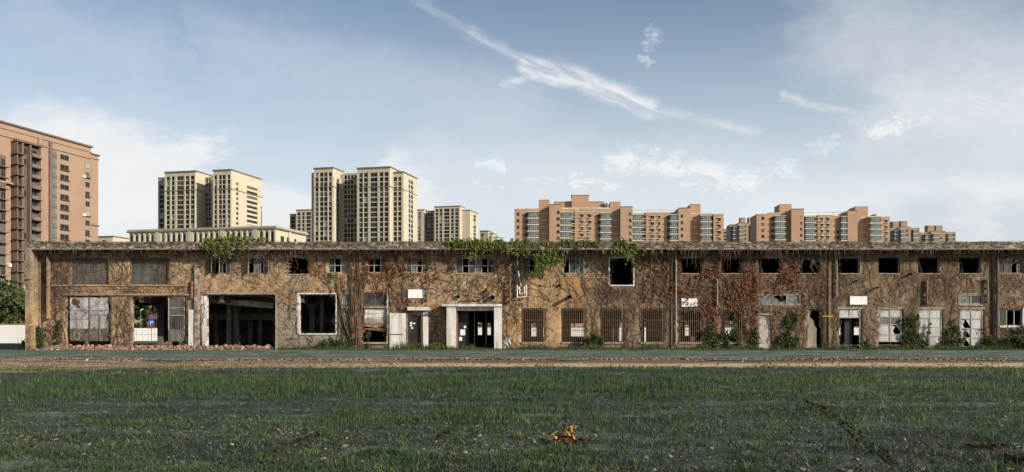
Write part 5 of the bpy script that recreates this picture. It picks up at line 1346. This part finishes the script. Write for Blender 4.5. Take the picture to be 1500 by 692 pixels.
def cream3(px_c, d, segs, label, side=None, th=13.5, top=302.5, fh=3.0):
    """smaller cream blocks; segs = [(px0, px1, w, pytop, [(a,b)..], mat)]"""
    f = Frame(px_c, d, th); t = f.empty('tower_block', label, 'apartment tower'); zb = ZVIS(d)-6
    for (a, b, w, py, cl, mt) in segs:
        u0, u1 = f.u(a, w), f.u(b, w); z = f.z(py, (u0+u1)/2, w); lbox(t, 'block', mt, u0, u1, w, w+14, 0, z); cornice(t, u0, u1, w, w+14, z, o=.4, h=.6)
        grid_face(t, 'f', u0, u1, w, z-1.2-int((z-1.2-zb)/fh)*fh, z-1.2, fh, [(f.u(p-.3, w), f.u(q+.3, w), 'w') for p, q in cl], mt, .4)
    if side:
        u = f.u(side[0], side[2]); w0 = side[2]; w1 = f.w(side[1], u); z = f.z(side[3], u, w0)
        lbox(t, 'side_block', M_cream, u-8, u, w0+.01, w1, 0, z-.01); lbox(t, 'cornice', M_cornice, u-8, u+.5, w0-.3, w1+.4, z, z+.6)
        grid_face(t, 'r', w0, w1, u, z-1.5-int((z-1.5-zb)/fh)*fh, z-1.5, fh, [(f.w(p, u), f.w(q, u), 'w') for p, q in side[4]], M_cream, .3)
    return t
cream3(674, 730, [(636.5, 674, 0, 303, [(638.5, 641.5), (644, 647.5), (651, 658), (661, 664.5), (667, 671.5)], M_cream),
                  (620.5, 637, 8, 310, [(623, 625.5), (627, 629.5), (631, 634)], M_creamd),
                  (611, 621, 3, 308, [(613, 616)], M_cream)],
       'smaller cream apartment block just right of the tallest tower', (688, 700, 5, 308.5, [(693, 696.8)]))
cream3(456, 700, [(434, 462, 0, 308, [(436, 440), (443, 446), (449, 455)], M_cream), (425, 434.5, 6, 314.5, [(427, 432)], M_creamd)],
       'small cream apartment block peeping out left of the tallest tower')
def podium():
    d = 400; f = Frame(403.5, d, 13.5); t = f.empty('arcaded_building', 'long low cream building with a row of piers, in front of the left cream tower', 'building')
    u0 = f.u(189.5); z = f.z(333.5); wE = f.w(448, 0)
    lbox(t, 'body', M_cream, u0, 0, 0, wE, 0, z); cornice(t, u0, 0, 0, wE, z, M_creamd, .7, .8); lbox(t, 'cornice', M_cornice, u0-1, .9, -.9, wE, z-.6, z-.05)
    n = 27; W = -u0
    for i in range(n):
        a = u0+W*(i+.5)/n; big = (i % 6 == 5)
        if big: lbox(t, 'pier', M_cream, a-.9, a+.9, -.8, 0, 20, z-.65)
        else:
            put_win(t, win_mesh(1.25, 5.2, M_fglass), 'f', a, 0, z-7.2); put_win(t, win_mesh(1.25, 2.6, M_fglass), 'f', a, 0, z-11)
        lbox(t, 'pier', M_cream, a+W/n/2-.42, a+W/n/2+.42, -.65, 0, 20, z-1.0)
    for pa, pb in ((411, 416), (420, 423), (431, 434)):
        a, b = f.w(pa, 0), f.w(pb, 0); put_win(t, win_mesh(abs(b-a), 3.2, M_fglass), 'r', (a+b)/2, 0, z-6.5)
    lbox(t, 'pier', M_cream, .0, .6, f.w(422.5, 0), f.w(425, 0), 20, z-.7)
    lbox(t, 'rooftop_frame', M_creamd, f.u(221, 10), f.u(232, 10), 10, 11, z+.8, z+2.2)
podium()
cream3(714, 700, [(703, 715, 0, 339, [(705, 708)], M_creamd), (714, 722, 3, 343, [(717, 719)], M_cream), (720, 729, 5, 348, [(723, 725)], M_cream)], 'low stepped cream rooftops right of the smaller cream block')
cream3(160, 480, [(140, 166, 0, 347.5, [(150, 155)], M_cream)], 'low cream roof just right of the salmon tower')

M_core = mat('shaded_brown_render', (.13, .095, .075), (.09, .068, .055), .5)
def salmon():
    # right-hand gable face recedes from lower left towards the right
    d0 = 240.0; A = Vector(((-3-750)*d0/F, CY+d0)); d1 = d0*305/253.5/1.0
    d1 = 278.6; B = Vector(((146-750)*d1/F, CY+d1)); e = (B-A); L = e.length; e /= L
    ang = math.atan2(e.y, e.x); t = thing('salmon_tower', 'tall salmon-pink apartment tower with dark balcony stack at the left edge', 'apartment tower', (A.x, A.y, 0)); t.rotation_euler = (0, 0, ang)
    def u(px_):
        k = (px_-750)/F; oy = A.y-CY; return (k*oy-A.x)/(e.x-k*e.y)
    def z(py_, uu): return EYE+(HOR-py_)*(A.y-CY+uu*e.y)/F
    # local: x along the face to the right, -y is towards us
    zt = z(178, 0); uS = u(133); zS = z(227.5, u(140)); uE = u(145.5)
    lbox(t, 'main_wall', M_pink, -14, uS, 0, 16, 0, zt); lbox(t, 'end_wall', M_pink, uS+.001, uE, .4, 14, 0, zS)
    for dz, h, o in ((-.1, .5, .5), (-1.6, .25, .25), (-3.6, .35, .3)):
        lbox(t, 'cornice', M_pinkd if dz > -1 else M_pink, -14, uS+o, -o, 16, zt+dz, zt+dz+h)
    lbox(t, 'cornice', M_pinkd, uS+.6, uE+.5, -.0, 14, zS, zS+.4); lbox(t, 'cornice', M_pink, uS+.6, uE+.3, .1, 14, zS-1.2, zS-.9)
    fh = z(195+0, u(95))*0+2.95
    lbox(t, 'band_course', M_pinkd, u(132), uE+.4, .1, 12, zt-24.0, zt-23.7)
    # parapet of the right part, pilaster strips
    m_ = lambda a, b, y0, z0, z1, mt, nm='pilaster': lbox(t, nm, mt, u(a), u(b), -y0, 0, z0, z1)
    m_(71, 75, .5, 0, zt-1.7, M_pinkd); m_(55, 58, .55, 0, zt-1.7, M_pink)
    # right parts: ribbon shaft, windows, end windows
    n = 21
    for k in range(n):
        z0 = zt-6.3-k*fh
        if z0 < 12: break
        a, b = u(77), u(83); put_win(t, win_mesh(b-a, fh-.25, M_fglassb), 'f', (a+b)/2, 0, z0, 'stair_window')
        a, b = u(88), u(100.5); kd = 'sill' if k % 3 else 'plain'; put_win(t, win_mesh(b-a, 1.55, M_fglass, kd), 'f', (a+b)/2, 0, z0+.3)
        a, b = u(125), u(131); put_win(t, win_mesh(b-a, 1.6, M_fglass, 'sill' if k % 2 else 'plain'), 'f', (a+b)/2, 0, z0-.6+.2)
        # air-conditioner ledges
        if k % 4 == 1: lbox(t, 'air_conditioner', M_ac, u(121), u(124), -.5, 0, z0-.6, z0+.1)
    # the balcony stack: deep dark bays with projecting slabs
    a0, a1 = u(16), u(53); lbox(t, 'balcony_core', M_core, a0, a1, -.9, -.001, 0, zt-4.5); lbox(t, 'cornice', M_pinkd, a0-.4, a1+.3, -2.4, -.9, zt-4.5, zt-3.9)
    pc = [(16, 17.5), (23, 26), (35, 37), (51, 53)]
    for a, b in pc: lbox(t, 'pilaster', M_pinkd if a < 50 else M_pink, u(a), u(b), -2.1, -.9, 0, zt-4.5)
    for k in range(22):
        z0 = zt-7.6-k*fh
        if z0 < 2: break
        lbox(t, 'balcony_slab', M_pinkd, u(13.5), u(26), -2.7, -.9, z0-.35, z0-.15); lbox(t, 'balcony_slab', M_pinkd, u(39), u(51), -2.7, -.9, z0-.35, z0-.15)
        for a, b in ((18, 22.5), (26.5, 34.5), (38, 50)):
            aa, bb = u(a), u(b); put_win(t, win_mesh(bb-aa, 1.9, M_fglass), 'f', (aa+bb)/2, -.9, z0+.1)
        lbox(t, 'balcony_rail', M_gmetal, u(37.2), u(50.8), -2.35, -2.3, z0-.1, z0+.75)
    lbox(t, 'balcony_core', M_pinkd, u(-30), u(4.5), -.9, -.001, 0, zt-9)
    for k in range(20):
        z0 = zt-12-k*fh
        if z0 < 2: break
        aa, bb = u(-3), u(3.5); put_win(t, win_mesh(bb-aa, 2.0, M_fglass), 'f', (aa+bb)/2, -.9, z0); lbox(t, 'balcony_slab', M_pinkd, u(-8), u(5), -2.2, -.9, z0-.4, z0-.2)
    lbox(t, 'band_course', M_pink, u(-8), u(15), -1.1, 0, zt-16.5, zt-16); 
    lbox(t, 'air_conditioner', M_ac, u(10), u(14.5), -.6, 0, z(391, u(12)), z(386, u(12)))
salmon()

def flats(name_label, px_c, d, th, segs, balcs, wins, pergs, fh=3.0, roofs=(), mt=M_org, slab=M_slab, extra=()):
    """orange apartment slab: segs (px0,px1,w,pytop), balcony stacks (px0,px1,w,pytop), windows (px0,px1,w,pytop,kind)"""
    f = Frame(px_c, d, th); t = f.empty('apartment_block', name_label, 'apartment block'); zb = ZVIS(d)-5
    for (a, b, w, py) in segs:
        u0, u1 = f.u(a, w), f.u(b, w); z = f.z(py, (u0+u1)/2, w); lbox(t, 'block', mt, u0, u1, w, 14, 0, z); lbox(t, 'parapet_cap', slab if w else M_pinkd, u0-.15, u1+.15, w-.15, w+.5, z, z+.25)
    for (a, b, w, py) in balcs:
        u0, u1 = f.u(a, w), f.u(b, w); z = f.z(py, u0, w); W = u1-u0; k = 0
        while z-k*fh > zb:
            z1 = z-k*fh; z0 = z1-fh
            if k == 0: lbox(t, 'balcony_slab', slab, u0-.3, u1+.3, w-1.9, w, z1-.1, z1+.15)
            lbox(t, 'balcony_slab', slab, u0-.3, u1+.3, w-1.9, w, z0-.2, z0+.25)
            o = put_win(t, win_mesh(W, fh-.35, M_fglassb), 'f', (u0+u1)/2, w-1.5, z0+.2, 'glazed_balcony')
            q = MB()
            for s in range(1, 5): q.box(-W/2+W*s/5-.04, -W/2+W*s/5+.04, -.1, -.071, .07, fh-.42)
            q.box(-W/2, W/2, -.11, -.072, .85, .95); q.build('mullions', M_ffw, o)
            lbox(t, 'balcony_side', M_fglassb, u0-.05, u0+.05, w-1.45, w, z0+.2, z1-.15); lbox(t, 'balcony_side', M_fglassb, u1-.05, u1+.05, w-1.45, w, z0+.2, z1-.15)
            k += 1
    for (a, b, w, py, kd) in wins:
        u0, u1 = f.u(a, w), f.u(b, w); z = f.z(py, u0, w); k = 0
        while z-k*fh > zb:
            put_win(t, win_mesh(u1-u0, 1.5, M_fglass, kd), 'f', (u0+u1)/2, w, z-k*fh-1.6); k += 1
    for (a, b, w, py) in pergs:
        u0, u1 = f.u(a, w), f.u(b, w); z = f.z(py, u0, w); m = MB(); m.box(u0, u1, w, w+.4, z-.4, z)
        n = 3
        for k in range(n+1): x = u0+(u1-u0)*k/n; m.box(x-.2, x+.2, w, w+.35, z-2.8, z-.401)
        m.build('roof_pergola', M_slab, t)
    for (a, b, w, py0, py1, nm, mm) in extra:
        u0, u1 = f.u(a, w), f.u(b, w); lbox(t, nm, mm, u0, u1, w-.12, w, f.z(py1, u0, w), f.z(py0, u0, w))
    for (a, b, w, py) in roofs:
        u0, u1 = f.u(a, w), f.u(b, w); z = f.z(py, u0, w); lbox(t, 'penthouse', mt, u0, u1, w, w+6, 10, z); lbox(t, 'parapet_cap', slab, u0-.3, u1+.3, w-.3, w+6.3, z, z+.3)
    return t
zO = lambda z: 270+z/4.41
xO = lambda z: 740+z/4.41
def S(l): return [(xO(a), xO(b), w, zO(c)) for a, b, w, c in l]
stair = []
for (a, b) in ((218, 281), (680, 742), (1200, 1262)):
    for z_ in (188, 230, 274, 317, 360):
        if not (a == 680 and z_ < 200): stair.append((xO(a), xO(b), 4.0, zO(z_), zO(z_+5), 'stair_band', M_slab))
flats('long orange apartment block with glazed balconies and a central roof turret', 900, 410, 2.0,
      S([(60, 105, 1.5, 162), (105, 217, 2.0, 160), (216, 286, 4.0, 102), (285, 366, 0, 132), (366, 450, 1.5, 160), (450, 572, 1.0, 180), (572, 678, 2.0, 160), (677, 746, 4.0, 115), (745, 824, 0, 147),
         (824, 910, 1.6, 190), (910, 1018, 1.0, 185), (1018, 1120, 2.0, 185), (1119, 1196, 0, 155), (1195, 1262, 4.0, 130), (1261, 1345, 2.0, 192), (1345, 1411, .5, 196)]),
      S([(148, 215, 2.0, 182), (358, 424, 1.5, 185), (616, 682, 2.0, 190), (822, 884, 1.6, 200), (1064, 1132, 2.0, 200), (1262, 1328, 2.0, 205)]),
      [(xO(a), xO(b), w, zO(c), k) for a, b, w, c, k in ((76, 92, 1.5, 183, 'plain'), (334, 350, 0, 170, 'plain'), (428, 446, 1.5, 190, 'bay'), (487, 506, 1.0, 193, 'bay'), (536, 556, 1.0, 193, 'bay'), (596, 611, 2.0, 195, 'plain'),
                                                         (887, 905, 1.6, 200, 'bay'), (940, 962, 1.0, 203, 'bay'), (990, 1003, 1.0, 203, 'bay'), (1045, 1060, 2.0, 205, 'plain'), (1136, 1150, 0, 195, 'plain'), (800, 815, 0, 180, 'plain'), (1375, 1393, .5, 218, 'bay'), (1331, 1343, 2.0, 212, 'plain'), (126, 144, 2.0, 190, 'plain'))],
      S([(366, 672, 2.0, 152), (824, 1120, 3.0, 165)]), roofs=S([(320, 635, 9, 115), (430, 540, 7, 72), (640, 662, 8, 125)]), extra=stair)
zP = lambda z: 280+z/4.054
xP = lambda z: 1050+z/4.054
def S2(l): return [(xP(a), xP(b), w, zP(c)) for a, b, w, c in l]
stair = [(xP(a), xP(b), 4.0, zP(z_), zP(z_+5), 'stair_band', M_slab) for (a, b) in ((404, 441), (852, 896)) for z_ in (155, 200, 243, 285)]
flats('second orange apartment block with glazed balconies, at right behind the factory', 1200, 440, 2.0,
      S2([(236, 300, .8, 138), (300, 373, 2.0, 132), (372, 444, 4.0, 80), (443, 518, 0, 108), (517, 600, 1.6, 148), (600, 690, 1.0, 145), (690, 778, 2.0, 148), (777, 836, 0, 118), (822, 898, 4.0, 93), (897, 975, 2.0, 152), (975, 1027, .6, 154)]),
      S2([(342, 402, 2.0, 150), (521, 578, 1.6, 155), (734, 800, 2.0, 155), (906, 970, 2.0, 158)]),
      [(xP(a), xP(b), w, zP(c), k) for a, b, w, c, k in ((266, 283, .8, 152, 'plain'), (320, 336, 2.0, 155, 'plain'), (580, 592, 1.6, 158, 'bay'), (618, 632, 1.0, 158, 'bay'), (652, 668, 1.0, 158, 'bay'), (712, 726, 2.0, 160, 'plain'), (496, 508, 0, 145, 'plain'), (1000, 1014, .6, 170, 'bay'))],
      S2([(517, 778, 3.0, 124)]), roofs=S2([(330, 372, 6, 130), (940, 950, 6, 140)]), extra=stair)
def small_flats(lab, px_c, d, px0, px1, top, turrets, mt=M_orgd):
    w = px1-px0; n = max(2, int(w/9)); segs = [(px0, px0+w*.3, 2, top+2), (px0+w*.3, px0+w*.7, 0, top), (px0+w*.7, px1, 1.5, top+1)]
    bal = [(px0+w*.12, px0+w*.28, 2, top+5), (px0+w*.34, px0+w*.52, 0.2, top+4), (px0+w*.76, px0+w*.9, 1.6, top+4)]
    wn = [(px0+w*.56, px0+w*.62, 0, top+3, 'plain'), (px0+w*.92, px0+w*.97, 1.5, top+4, 'plain'), (px0+w*.03, px0+w*.08, 2, top+5, 'plain')]
    flats(lab, px_c, d, 2, segs, bal, wn, [], roofs=[(a, b, 2.5, c) for a, b, c in turrets], mt=mt)
small_flats('brown apartment block between the two orange ones', 1087, 640, 1069, 1108, 327, [(1085, 1092, 319.5), (1097, 1104, 319.5)])
small_flats('brown apartment block right of the second orange one', 1325, 640, 1304, 1347, 333, [(1308, 1317, 325), (1320, 1329, 324.5)])
small_flats('last small brown apartment block, farthest right on the skyline', 1374, 700, 1348, 1400, 339, [(1359, 1369, 331), (1371, 1381, 331)])
flats('thin pale building sliver right beside the first orange block', 1063, 800, 2, [(1056, 1068, 0, 336)], [], [(1060, 1064, 0, 340, 'plain')], [], mt=M_orgd)
